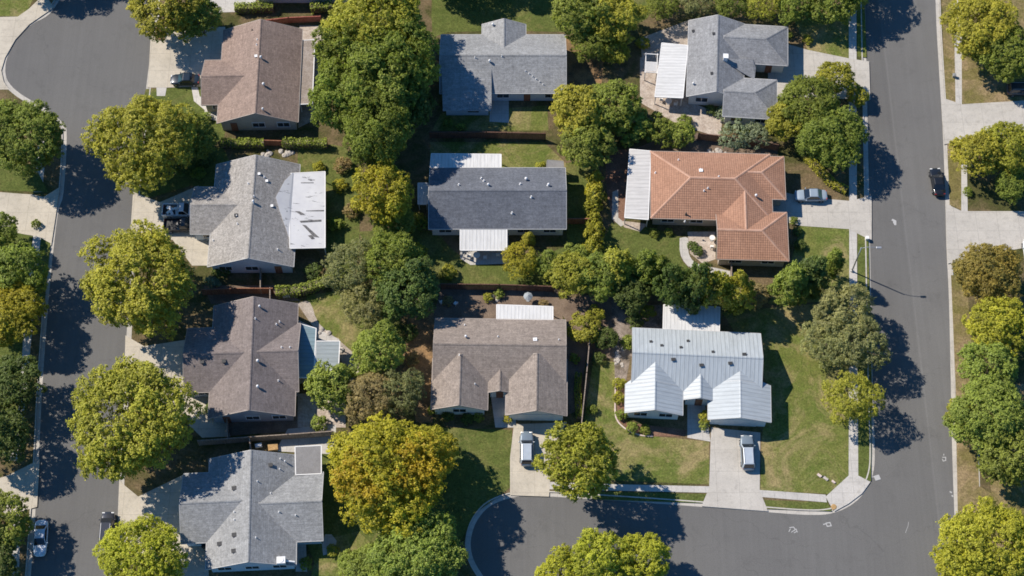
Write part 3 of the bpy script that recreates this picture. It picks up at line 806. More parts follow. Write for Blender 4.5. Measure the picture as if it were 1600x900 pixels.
# white metal-roofed house
h = House('metal_roofed_house', 'white ribbed metal roof house with three front gables', (1090,590), -.05, 'metal_roof', 'wall_white')
h.wing((988,512),(1190,617),'EW'); h.wing((977,600),(1067,649),'NS','gg',p=.40); h.w[-1]['ext'] = 1; h.wing((1067,582),(1120,627),'NS','gg',2.7); h.wing((1106,598),(1205,660),'NS','gg',p=.30); h.w[-1]['ext'] = 1
h.build(); h.openings(garage=[(3,'S')], door=(2,'S',0))
h.cover([(1037,476),(1125,480),(1124,519),(1036,514)], [2.45,2.45,2.72,2.72], 'cover_white')
for x, y in ((1017,534),(1034,540),(1075,533),(1064,543),(1114,550)): h.boxvent(x, y, 'vent_dark', (.28,.22,.12))
for x, y in ((1052,562),(1096,571),(1141,568),(1163,554)): h.boxvent(x, y, 'vent_dark', (.45,.3,.14))
# house mostly beyond the top edge
h = House('bungalow', 'shaded grey house cut off by the top edge of the picture', (470,-60), .0, 'roof_grey', 'wall_blue')
h.wing((405,-130),(560,-8),'EW'); h.build(); h.openings()

# ------------------------------------------------------------------ fences, hedges, walls
def fence(pts, mat, label, hgt=1.7, name='wooden_fence', cat='fence', group='garden fences', step=2.4):
    L = G(pts); o = tag(empty(name, L[0]), label, cat, group)
    m = MB()
    for a_, b_ in zip(L[:-1], L[1:]):
        d = b_-a_; n_ = max(1, int(d.length/.16)); ang = math.atan2(d.y, d.x)
        for k in range(n_):
            c = a_+d*((k+.5)/n_)-L[0]; hh = hgt+random.uniform(-.03,.03)
            m.box((c.x, c.y, hh/2), (d.length/n_*.92, .03+random.uniform(0,.012), hh), ang)
    m.build('boards', M[mat], o)
    r = MB()
    for a_, b_ in zip(L[:-1], L[1:]):
        d = b_-a_; ang = math.atan2(d.y, d.x); c = (a_+b_)/2-L[0]
        r.box((c.x, c.y, hgt+.05), (d.length, .13, .04), ang)
        nn = Vector((-d.y, d.x, 0)).normalized()*.05
        for z in (.4, hgt-.35): r.box((c.x+nn.x, c.y+nn.y, z), (d.length, .05, .09), ang)
    r.build('rail', M[mat], o)
    for a_, b_ in zip(L[:-1], L[1:]):
        d = b_-a_; n_ = max(1, int(d.length/step))
        for k in range(n_+1):
            c = a_+d*(k/n_)-L[0]; t = MB(); t.box((c.x, c.y, (hgt+.12)/2), (.12,.12,hgt+.12), math.atan2(d.y,d.x)); t.build('post', M[mat], o)
    return o
fence([(672,216),(760,216),(852,218)], 'wood_dark', 'dark red-brown fence between the grey dormer house and the slate house')
fence([(318,461),(370,459),(428,459)], 'wood_red', 'weathered reddish fence between light grey and purplish brown houses')
fence([(312,696),(392,690),(452,686),(522,681)], 'wood_old', 'pale topped wooden fence between the two lowest houses on the left')
fence([(392,690),(394,712)], 'wood_old', 'short fence stub running to the bottom left house roof', 1.5)
fence([(690,452),(780,453),(864,456)], 'wood_dark', 'dark wooden fence behind the brown house garden')
fence([(922,520),(916,590),(908,668)], 'wood_old', 'pale fence separating brown house and white metal roof house')
fence([(1090,218),(1160,226),(1215,236)], 'wood_dark', 'dark fence under the trees behind the terracotta house')
fence([(1141,410),(1141,442)], 'wood_old', 'short grey fence stub south of the terracotta house', 1.6)
fence([(402,42),(452,36),(502,34)], 'brick_red', 'red fence behind the pinkish brown house', 1.4)
fence([(414,227),(442,228)], 'wood_red', 'short red gate between two clipped hedges', 1.4, 'garden_gate', 'gate')
fence([(884,350),(922,350)], 'wood_red', 'short reddish fence beside the slate house east wall', 1.6)
fence([(409,425),(409,459)], 'wood_old', 'short grey fence stub south of the torn white cover house', 1.6)
fence([(357,655),(358,690)], 'wood_old', 'short fence stub south of the purplish brown house', 1.6)
fence([(424,458),(424,480)], 'wood_old', 'short fence stub touching the north eave of purplish brown house', 1.6)
fence([(1341,34),(1341,36)], 'steel', 'small grey post by the pavement', .9, 'marker_post', 'post') if False else None

# foliage ------------------------------------------------------------------
rng = np.random.default_rng(11)
def leaf_mesh(name, pos, nrm, size, tint, turn, aspect=.62):
    n = len(pos)
    nrm = nrm/np.linalg.norm(nrm, axis=1, keepdims=True)
    r = rng.normal(size=(n,3)); u = np.cross(nrm, r); u /= np.linalg.norm(u, axis=1, keepdims=True); v = np.cross(nrm, u)
    s = size[:,None]
    fold = nrm*s*.18
    q = np.stack([pos-u*s*.5, pos-v*s*.5*aspect+fold, pos+u*s*.5, pos+v*s*.5*aspect+fold], 1)
    me = bpy.data.meshes.new(name)
    me.vertices.add(4*n); me.vertices.foreach_set('co', q.reshape(-1).astype(np.float32))
    me.loops.add(4*n); me.loops.foreach_set('vertex_index', np.arange(4*n, dtype=np.int32))
    me.polygons.add(n); me.polygons.foreach_set('loop_start', np.arange(0, 4*n, 4, dtype=np.int32))
    me.update(calc_edges=True)
    for nm, arr in (('tint', tint), ('turn', turn)):
        at = me.attributes.new(nm, 'FLOAT', 'POINT'); at.data.foreach_set('value', np.repeat(arr, 4).astype(np.float32))
    me.materials.append(M['leaves']); return me
def fib(n, zmin=-1):
    k = np.arange(n)+.5; z = 1-(1-zmin)*k/n; t = k*2.399963
    r = np.sqrt(1-z*z); return np.stack([r*np.cos(t), r*np.sin(t), z], 1)
def crown(name, R, hc, RV, nl, leaves, ls, lobe=(.24,.36), zmin=-.45, shape='round', fillf=.38, jit=.16, gap=0.0, sprad=.5):
    d = fib(nl, zmin)+rng.normal(size=(nl,3))*jit; d /= np.linalg.norm(d, axis=1, keepdims=True)
    if gap: d = d[rng.random(len(d)) > gap]
    az = np.arctan2(d[:,1], d[:,0]); ph = rng.uniform(0, 6.28, 3)
    lump = 1+.07*np.sin(2*az+ph[0])+.06*np.sin(3*az+ph[1])+.05*np.sin(5*az+ph[2])
    c = d*np.array([R, R, RV])*(rng.uniform(.56, .80, len(d))*lump)[:,None]
    if shape == 'cone':
        f = (c[:,2]/RV+1)/2; c[:,:2] *= (1.15-.85*f)[:,None]
    lr = R*rng.uniform(lobe[0], lobe[1], len(d)); lr *= np.where(rng.random(len(d)) < .3, .68, 1.0)
    nin = int(nl*fillf)
    ci = np.clip(rng.normal(size=(nin,3)), -1.3, 1.3)*np.array([R,R,RV])*.30; ri = R*rng.uniform(.2,.3,nin)
    if shape == 'cone': ci[:,:2] *= .6
    C = np.vstack([c, ci]); LR = np.concatenate([lr, ri]); nC = len(C)
    wts = LR**2; wts[len(d):] *= .45
    # every lobe carries small sprays of leaves
    ns = int(leaves/ (16 if R > 2 else 12))
    si = rng.choice(nC, ns, p=wts/wts.sum())
    od = C/np.maximum(np.linalg.norm(C, axis=1, keepdims=True), 1e-3)
    un = rng.normal(size=(ns,3)); un /= np.linalg.norm(un, axis=1, keepdims=True)
    un = un+od[si]*.6+np.array([0,0,.3]); un /= np.linalg.norm(un, axis=1, keepdims=True)
    SP = C[si]+un*(LR[si]*np.where(rng.random(ns) < .8, rng.uniform(.88,1.14,ns), rng.uniform(.2,.8,ns)))[:,None]*np.array([1,1,.85])
    SR = sprad*rng.uniform(.6,1.35,ns)
    sj = rng.choice(ns, leaves, p=SR**2/np.sum(SR**2)); idx = si[sj]
    uj = rng.normal(size=(leaves,3)); uj /= np.linalg.norm(uj, axis=1, keepdims=True)
    pos = SP[sj]+uj*(SR[sj]*rng.random(leaves)**.6*np.where(rng.random(leaves) < .12, 1.7, 1.0))[:,None]*np.array([1,1,.6])
    un = un[sj]*.8+uj*.5
    pos[:,2] += hc
    nr = un*.6+np.array([-.12,.05,.55])*1.0+rng.normal(size=(leaves,3))*.42
    lt = rng.random(nC); lu = .5+.5*np.sin(C[:,0]*2.1/R*1.7+C[:,1]*1.3/R*2.3+rng.uniform(0,6))*.6+rng.normal(size=nC)*.18
    tint = np.clip(.25*lt[idx]+.35*rng.random(ns)[sj]+.4*rng.random(leaves), 0, 1)
    turn = np.clip(lu[idx]+rng.normal(size=leaves)*.09, 0, 1)
    me = leaf_mesh(name, pos, nr, ls*rng.uniform(.7,1.35,leaves), tint, turn)
    return me, C, hc
def trunk(name, C, hc, R, r0, nlimb=9):
    b = MB(); base = hc*.45; x, y = rng.normal(size=2)*.12*R/5
    b.tube((0,0,-.1), (x*.4,y*.4,base*.5), r0*1.25, r0*.9, 9); b.tube((x*.4,y*.4,base*.5), (x,y,base), r0*.9, r0*.8, 9)
    order = np.argsort(-np.linalg.norm(C, axis=1))[:len(C)]
    pick = [order[int(k*len(order)/nlimb*.7)] for k in range(nlimb)]
    for k in pick:
        t = Vector(C[k])+Vector((0,0,hc)); s_ = Vector((x,y,base)); mid = s_.lerp(t, .5)+Vector((0,0,.07*R))
        b.tube(s_, mid, r0*.5, r0*.32, 6, False); b.tube(mid, t, r0*.32, r0*.1, 6, False)
        for j in range(2):
            q = t+Vector(tuple(rng.normal(size=3)*R*.14)); b.tube(mid.lerp(t,.5), q, r0*.16, r0*.05, 4, False)
    o = b.build(name, M['bark'], smooth=True); me = o.data; bpy.data.objects.remove(o); return me
VAR = {}
def variant(kind, n, **kw):
    L = []
    for i in range(n):
        me, C, hc = crown('crown', **kw)
        r0 = {'L': .32, 'M': .22, 'O': .24, 'S': .12, 'B': .05, 'C': .16, 'G': .12}[kind]
        L.append((me, trunk('trunk', C, hc, kw['R'], r0, 10 if kind in 'LMO' else 5)))
    VAR[kind] = (L, kw['R'], kw['hc'])
variant('L', 8, R=8.0, hc=7.4, RV=4.8, nl=95, leaves=66000, ls=.25, lobe=(.13,.25), sprad=.30, jit=.17)
variant('M', 7, R=5.0, hc=5.4, RV=3.6, nl=54, leaves=26500, ls=.245, sprad=.27, lobe=(.17,.31))
variant('O', 4, R=5.0, hc=5.2, RV=3.5, nl=60, leaves=21000, ls=.19, sprad=.26, lobe=(.18,.27), gap=.12, fillf=.4)   # open, fine-leaved
variant('S', 4, R=3.0, hc=2.7, RV=2.2, nl=26, leaves=9500, ls=.235, lobe=(.22,.38), sprad=.25)
variant('B', 4, R=1.5, hc=.85, RV=.85, nl=16, leaves=2300, ls=.21, lobe=(.28,.42), sprad=.2, zmin=-.2)
variant('C', 3, R=2.6, hc=3.6, RV=3.6, nl=46, leaves=8500, ls=.25, lobe=(.22,.34), sprad=.33, shape='cone', zmin=-.8)
variant('G', 2, R=3.0, hc=2.8, RV=2.0, nl=26, leaves=3000, ls=.22, lobe=(.22,.34), sprad=.3, gap=.2, fillf=.2)
HUE = {'yg': (.365,.355,.052,0), 'g': (.24,.285,.053,0), 'dg': (.14,.19,.05,0), 'bg': (.41,.42,.048,0), 'ol': (.29,.29,.12,0),
       'au': (.39,.375,.035,.55), 'ya': (.38,.36,.042,.18), 'br': (.34,.265,.12,0), 'gr': (.28,.32,.20,0), 'lg': (.29,.345,.07,0), 'oy': (.34,.285,.075,.16)}
cnt = {}
def tree(px, py, r, kind, hue, label, cat='tree', name=None, group=None, zs=1.0, at=None):
    L, R, hc = VAR[kind]; i = cnt.get(kind, 0); cnt[kind] = i+1
    cm, tm = L[i % len(L)]
    s = (r/11.2)/(R*.99)
    zz = s*zs
    p = P(px, py, hc*zz)
    nm = name or {'L': 'broadleaf_tree', 'M': 'broadleaf_tree', 'O': 'broadleaf_tree', 'S': 'small_tree', 'B': 'shrub', 'C': 'conical_tree', 'G': 'small_tree'}[kind]
    o = empty(nm, (p.x, p.y, 0), random.uniform(0, 6.28)); o.scale = (s*random.uniform(.95,1.06), s*random.uniform(.95,1.06), zz)
    tag(o, label, cat if kind != 'B' or cat != 'tree' else 'shrub', group or ('shrubs in the gardens' if kind == 'B' else 'trees of the neighbourhood'))
    c = link('crown', cm, o); t = link('trunk', tm, o)
    hcol = HUE[hue]; v = random.uniform(.92, 1.1)
    c.color = (hcol[0]*v*random.uniform(.95,1.05), hcol[1]*v, hcol[2]*v, hcol[3])
    return o
# big street trees, left
tree(34,212,74,'L','g','big green tree left of the cul-de-sac mouth')
tree(222,222,87,'L','yg','large yellow-green street tree below the cul-de-sac, uppermost of the western street trees')
tree(298,215,42,'M','g','darker green tree tucked behind uppermost yellow-green street tree')
tree(218,440,96,'L','yg','huge yellow-green street tree just south of the two pickups')
tree(203,655,97,'L','yg','huge yellow-green street tree between driveways of the two lowest left houses')
tree(221,876,69,'L','bg','bright yellow-green tree cut by the bottom edge, beside dark van')
tree(262,12,58,'M','yg','yellow-green tree above driveway of the pinkish brown house')
tree(312,28,40,'M','g','dark green tree at top edge right of the driveway tree')
tree(60,-62,58,'L','g','tree beyond the top edge shading the cul-de-sac'); tree(128,-84,56,'L','g','second tree beyond the top edge shading the cul-de-sac')
tree(-10,372,40,'M','g','green tree at left edge beside the pale driveway')
tree(22,425,50,'M','g','green tree at left edge, north of its olive neighbour')
tree(12,490,58,'L','ya','yellow tinged green tree at left edge, middle height')
tree(18,598,46,'M','dg','dark green tree at left edge over the pavement')
tree(-5,680,50,'M','dg','dark tree at left edge above the shaded driveway')
tree(2,815,45,'M','g','green tree at left edge beside parked white car')
tree(-8,885,40,'M','dg','dark tree in the bottom left corner')
# tall cluster
tree(585,40,88,'L','yg','tall green tree at the top of the central cluster', zs=1.15)
tree(628,95,66,'L','g','tall green tree on east flank of the central cluster', zs=1.5)
tree(535,85,50,'M','g','leafy tree on upper west flank of central cluster', zs=1.5)
tree(585,130,82,'L','g','broad green tree in the middle of the central cluster', zs=1.2)
tree(530,160,48,'M','g','leafy tree at lower west flank of central cluster', zs=1.5)
tree(590,205,62,'L','g','green tree at southern tip of the central cluster', zs=1.5)
tree(640,165,40,'M','dg','dark tree closing the central cluster to the east', zs=1.4)
tree(598,303,50,'M','ya','yellow-tinged tree south of the central cluster', zs=1.3)
tree(612,345,36,'M','g','green lower tree just below the yellow-tinged tree')
tree(548,418,48,'O','ol','greyish olive fine-leaved tree right of torn white cover house')
tree(570,475,40,'O','ol','greyish olive tree over the small back lawn')
tree(612,410,48,'M','g','green tree with yellowish top beside greyish olive tree', zs=1.2)
tree(640,450,50,'M','dg','dense green tree at lower right of the olive tree', zs=1.1)
tree(592,548,46,'M','lg','light fresh green tree between the two middle houses')
tree(518,602,40,'S','lg','pale green large-leaved tree beside the teal patio covers')
tree(580,622,42,'O','br','brownish olive bush tree above the autumn tree'); tree(628,612,40,'O','ol','olive grey bush tree left of the brown house')
tree(700,-55,60,'L','g','tree beyond the top edge shading the dormer house lawn'); tree(790,-65,56,'L','g','second tree beyond the top edge shading the dormer house lawn')
tree(605,742,97,'L','au','large orange and yellow autumn tree at bottom centre', name='autumn_tree')
tree(668,705,44,'M','ya','yellow-tinged smaller tree leaning on the orange autumn tree', name='autumn_tree')
tree(650,868,72,'L','lg','green tree at the bottom edge left of lower cul-de-sac')
tree(575,890,40,'M','lg','small green tree at bottom edge left of its bigger neighbour')
tree(903,722,59,'M','yg','yellow-green tree in front of the brown house driveway', zs=1.3)
tree(940,876,46,'M','bg','bright green tree at bottom edge inside lower street'); tree(1002,878,42,'M','bg','bright green tree at bottom edge, right one in lower street')
tree(876,892,34,'M','bg','small bright green tree at bottom edge, left one in lower street')
# top middle / between
tree(905,18,52,'M','g','green tree at top edge right of the dormer house'); tree(962,28,46,'M','yg','yellow-green tree at top edge left of the gravel garden')
tree(925,70,34,'O','g','olive tree hanging over the eastern corner of dormer house'); tree(960,80,24,'S','yg','small yellow-green tree with bare pole trunk')
tree(905,175,50,'M','yg','yellow-green tree right of the dormer house lawn'); tree(958,165,46,'M','g','green tree between dormer house and blue-grey house')
tree(918,225,44,'M','g','green tree at northeast corner of the slate house'); tree(985,195,34,'S','g','small round tree south-west of the blue-grey house')
tree(1030,205,26,'S','g','low bushy tree left of the reddish fence garden'); tree(1065,212,24,'S','lg','bright low bush above the terracotta roof corner')
tree(1145,210,28,'G','gr','silvery sparse tree north of the terracotta house'); tree(1178,212,24,'G','gr','silvery sparse tree beside the first silvery one')
tree(1265,165,58,'L','g','big green tree beside eastern street, upper part of the pair', zs=1.0); tree(1300,215,58,'L','g','big green tree beside eastern street, lower part of the pair')
tree(1232,190,36,'M','yg','yellow-green tree touching the blue-grey house'); tree(1302,125,34,'M','yg','small crown at north tip of the pair by the eastern street')
tree(1340,150,18,'S','yg','sparse small tree next to the pavement edge')
tree(1035,6,32,'O','g','shrubby tree at top edge over gravel garden'); tree(1085,2,32,'O','ol','olive shrubby tree at top edge above blue-grey house'); tree(1140,4,34,'O','g','shrubby tree at top edge above the ridge')
tree(1195,6,34,'O','yg','yellowish shrubby tree at top edge right of ridge'); tree(1245,8,36,'M','g','green tree at top edge left of the eastern street'); tree(1300,2,42,'M','g','green tree at top edge beside the eastern pavement')
tree(1330,-40,60,'L','g','tree beyond the top edge shading the eastern street')
# right side
tree(1530,40,66,'L','yg','large green tree at the top right corner'); tree(1575,85,55,'L','g','darker green tree in the top right over dry lawn')
tree(1528,240,44,'M','yg','yellow-green tree right of the black car'); tree(1572,232,50,'L','yg','yellow-green tree at right edge below the upper driveway')
tree(1580,290,28,'M','g','small green tree at right edge beneath its neighbour')
tree(1545,428,58,'L','oy','rusty olive tree at right edge below lower driveway'); tree(1562,512,50,'M','bg','vivid green tree at right edge')
tree(1545,575,46,'M','lg','pale green tree at right edge under the vivid one'); tree(1545,650,62,'L','lg','broad pale green tree at right edge')
tree(1500,645,24,'S','yg','small crown leaning over the eastern kerb'); tree(1580,715,48,'M','g','green tree at right edge above dry lawn')
tree(1545,855,78,'L','bg','bright yellow-green tree at the bottom right corner'); tree(1500,890,40,'M','bg','bright green tree at bottom edge left of corner tree')
# corner lot
tree(1318,490,52,'O','ol','olive grey tree by the pavement south of lamp post'); tree(1340,535,50,'O','ol','olive grey tree overhanging the eastern kerb')
tree(1295,535,42,'O','ol','olive grey tree over the big corner lawn'); tree(1332,622,46,'O','yg','yellow-green tree at the edge of corner lawn')
tree(1238,445,34,'C','g','dense dark green tree south-east of terracotta house', zs=1.2); tree(1268,430,30,'C','dg','dark conical tree, middle one beside terracotta house lawn', zs=1.4); tree(1303,412,20,'C','g','slim conical tree nearest the pavement', zs=1.7)
# hedge row north of the metal roofed house
tree(1010,420,28,'C','g','pointed green tree on the lawn west of curved path', zs=1.4); tree(1032,425,24,'C','g','pointed green tree nearest the curved path', zs=1.6)
tree(965,420,34,'C','yg','yellow-green conical tree at south end of vine hedge'); tree(985,455,32,'M','dg','dark green tree north of gravel bed')
tree(935,430,38,'M','g','green tree in the middle of the crossing of gardens'); tree(895,430,38,'M','yg','yellow-green weeping tree behind brown house')
tree(900,400,20,'S','lg','light green small tree south of the slate house')
tree(855,412,24,'S','g','green round bush south of the slate house'); tree(813,407,30,'O','ya','yellowish olive bush beside the white south awning'); tree(826,372,12,'C','yg','slim young conifer beside white awning')
tree(1050,450,28,'S','dg','dark bush, westmost of the row behind metal roofed house', zs=2.3); tree(1085,448,32,'S','dg','dark bush, second of the row behind metal roofed house', zs=2.3)
tree(1115,455,28,'S','yg','yellow-green bush in the row behind metal roofed house', zs=2.3); tree(1150,458,28,'S','yg','yellow-green bush next to the rusty bush', zs=2.0); tree(1178,462,22,'S','br','rusty bush at east end of the row')
tree(1150,480,13,'B','bg','small vivid bush in front of the row')
tree(912,515,24,'S','yg','small yellow-green tree on thin trunk between the two front houses'); tree(930,492,14,'S','yg','tiny yellow crown above the thin-trunked tree')
tree(948,530,18,'S','dg','dark small tree left of metal roofed house')
# vine covered fence between slate and terracotta houses
for k, y in enumerate((282,305,326,346,366,388)):
    tree(928+random.uniform(-3,3), y, 15+random.uniform(-2,3), 'B', 'yg', 'yellow-green bush in the narrow row between slate and terracotta houses', group='bushes between slate and terracotta houses', zs=1.6)
# assorted shrubs
for x, y, r, hu, lb in [(322,182,9,'lg','small shrub at path end before pinkish brown house'),(345,425,14,'dg','dark shrub at southwest corner of torn cover house'),(332,440,12,'gr','grey-green shrub by reddish fence'),
    (330,640,12,'dg','dark shrub at southwest corner of purplish brown house'),(520,860,9,'yg','small shrub on the shaded lawn at bottom left'),(542,872,12,'lg','round shrub beside bottom left lawn'),
    (780,458,9,'lg','bright shrub in the soil garden behind brown house'),(762,465,8,'yg','small shrub next to bright shrub in soil garden'),(968,600,10,'yg','shrub, upper one west of metal roofed house'),(967,622,10,'yg','shrub, lower one west of metal roofed house'),
    (972,648,9,'g','shrub at the southwest corner of metal roofed house'),(988,668,9,'lg','shrub under front window, left, of metal roofed house'),(1008,672,8,'g','shrub under front window, right, of metal roofed house'),(1102,652,10,'yg','shrub between entrance and garage of metal roofed house'),
    (1100,664,8,'lg','low shrub at foot of the garage wall of metal roofed house'),(794,655,7,'yg','small shrub by brown house garage'),(1082,384,8,'dg','dark shrub on terracotta house patio, left'),(1090,392,9,'dg','dark shrub on terracotta house patio, right'),
    (1022,364,8,'g','shrub in round bed at terracotta house wall'),(498,262,10,'ya','shrub at edge of small green back lawn'),(535,258,14,'br','rusty shrub beside green back lawn'),(1130,178,13,'gr','silvery shrub at south wall of blue-grey house'),(1112,172,10,'dg','dark shrub at blue-grey house wall'),
    (935,560,10,'dg','dark shrub on the strip beside pale fence'),(700,650,9,'dg','dark shrub below brown house front window'),(730,655,9,'dg','second dark shrub below brown house front window'),(288,262,16,'dg','dark ivy shrub north of the pickups'),(318,248,16,'dg','dark ivy shrub by torn cover house corner'),
    (310,270,12,'g','green ivy shrub above garage roof'),(1070,190,12,'g','shrub south of the blue-grey house patio'),(655,395,14,'yg','yellow-green shrub left of white south awning'),(700,425,13,'yg','shrub on lawn behind the dark wooden fence'),(1165,210,10,'g','shrub beneath silvery trees'),
    (1005,68,12,'yg','shrub at west rim of gravel garden'),(992,500,14,'dg','dark shrub on the leafy gravel west of white awning'),(1012,488,12,'g','green shrub on the leafy gravel, nearest the tree row'),(980,535,11,'g','green shrub on leafy gravel by the metal roof corner'),
    (700,192,8,'g','shrub under the annexe wall of dormer house'),(720,198,7,'lg','pale shrub below the annexe of dormer house'),(845,262,10,'yg','shrub north of slate house pergola'),(660,350,12,'g','shrub at west wall foot of slate house'),(890,400,9,'yg','shrub on lawn south of slate house'),
    (525,350,12,'g','shrub in shade east of the torn white cover'),(530,290,12,'ya','yellowish shrub at the corner of small green back lawn'),(548,330,12,'br','rusty low shrub beside yellow-tinged tree'),(490,425,14,'dg','dark shrub behind torn cover house patio'),
    (1240,345,7,'g','small shrub by terracotta garage corner'),(1246,362,8,'dg','dark shrub at the east wall of terracotta house'),(1250,382,9,'dg','second dark shrub at the east wall of terracotta house'),(1045,362,7,'lg','pale shrub against terracotta house south wall'),
    (1262,62,9,'yg','shrub beside upper right driveway'),(1232,55,8,'g','shrub at northeast corner of blue-grey house'),(676,640,8,'g','shrub at southwest corner of brown house'),(748,652,8,'lg','third, paler shrub below brown house front window'),
    (898,560,8,'g','shrub by the east wall of brown house'),(700,470,9,'br','dry shrub in soil garden near pale chairs'),(850,475,8,'br','dry shrub in soil garden right of umbrella'),(640,520,14,'dg','dark shrub west of brown house'),
    (645,560,11,'br','dry shrub on the leaf litter west of brown house'),(478,880,10,'g','shrub at edge of bottom left patio'),(1512,300,8,'g','shrub on eastern verge by lower driveway'),(56,350,8,'g','small shrub beside west driveway pavement'),(645,345,16,'yg','yellowish shrub at southwest corner of slate house'),(498,662,12,'lg','bright low shrub on the patio fence'),(925,640,8,'g','small shrub at south end of pale fence')]:
    tree(x, y, r, 'B', hu, lb)
def hedge(pts, wd, hg, hue, label):
    L = G(pts); pos, nr = [], []
    o = tag(empty('hedge', L[0]), label, 'hedge', 'clipped hedges')
    core = MB()
    for a_, b_ in zip(L[:-1], L[1:]):
        d = b_-a_; n_ = int(d.length*170); t = d.normalized(); nn = Vector((-t.y, t.x, 0))
        ln = d.length
        u = rng.random(n_)*ln; q = rng.random(n_)
        v = rng.uniform(-.5,.5,n_)*wd; z = rng.uniform(.1,1,n_)*hg
        top = q < .55; z[top] = hg*rng.uniform(.9,1.06,top.sum()); sd_ = ~top; v[sd_] = np.sign(rng.uniform(-1,1,sd_.sum()))*wd*.5*rng.uniform(.85,1.1,sd_.sum())
        z = z*(1+.08*np.sin(u*2.1)+.05*np.sin(u*5.3))
        bp = np.array(a_-L[0])[None,:]+np.outer(u, np.array(t))+np.outer(v, np.array(nn)); bp[:,2] = z
        pos.append(bp); nr.append(rng.normal(size=(n_,3))*.6+np.array([0,0,.7]))
        c = (a_+b_)/2-L[0]; core.box((c.x,c.y,hg*.42), (ln, wd*.7, hg*.84), math.atan2(d.y,d.x))
    pos = np.vstack(pos); nr = np.vstack(nr); n_ = len(pos)
    c = link('foliage', leaf_mesh('foliage', pos, nr, .24*rng.uniform(.7,1.3,n_), rng.random(n_), rng.random(n_)), o)
    c.color = HUE[hue]; core.build('branches', M['bark'], o)
hedge([(347,228),(414,228)], 1.0, 1.4, 'lg', 'clipped bright hedge left of the red gate')
hedge([(442,228),(512,229)], 1.1, 1.5, 'lg', 'clipped bright hedge right of the red gate')
hedge([(368,18),(428,16)], 1.2, 1.5, 'lg', 'bright hedge at top edge behind pinkish brown house')
hedge([(486,18),(520,14)], 1.2, 1.5, 'lg', 'short bright hedge at the top edge beside the red fence end')
hedge([(432,461),(472,458),(512,444),(540,440)], 1.3, 1.6, 'lg', 'curving hedge east of the weathered reddish fence')
hedge([(905,655),(902,610),(904,585)], .8, .8, 'g', 'low hedge along the east wall of brown house')
hedge([(1245,232),(1300,290),(1322,300)], 1.2, .8, 'yg', 'low ragged hedge by the silver car driveway')

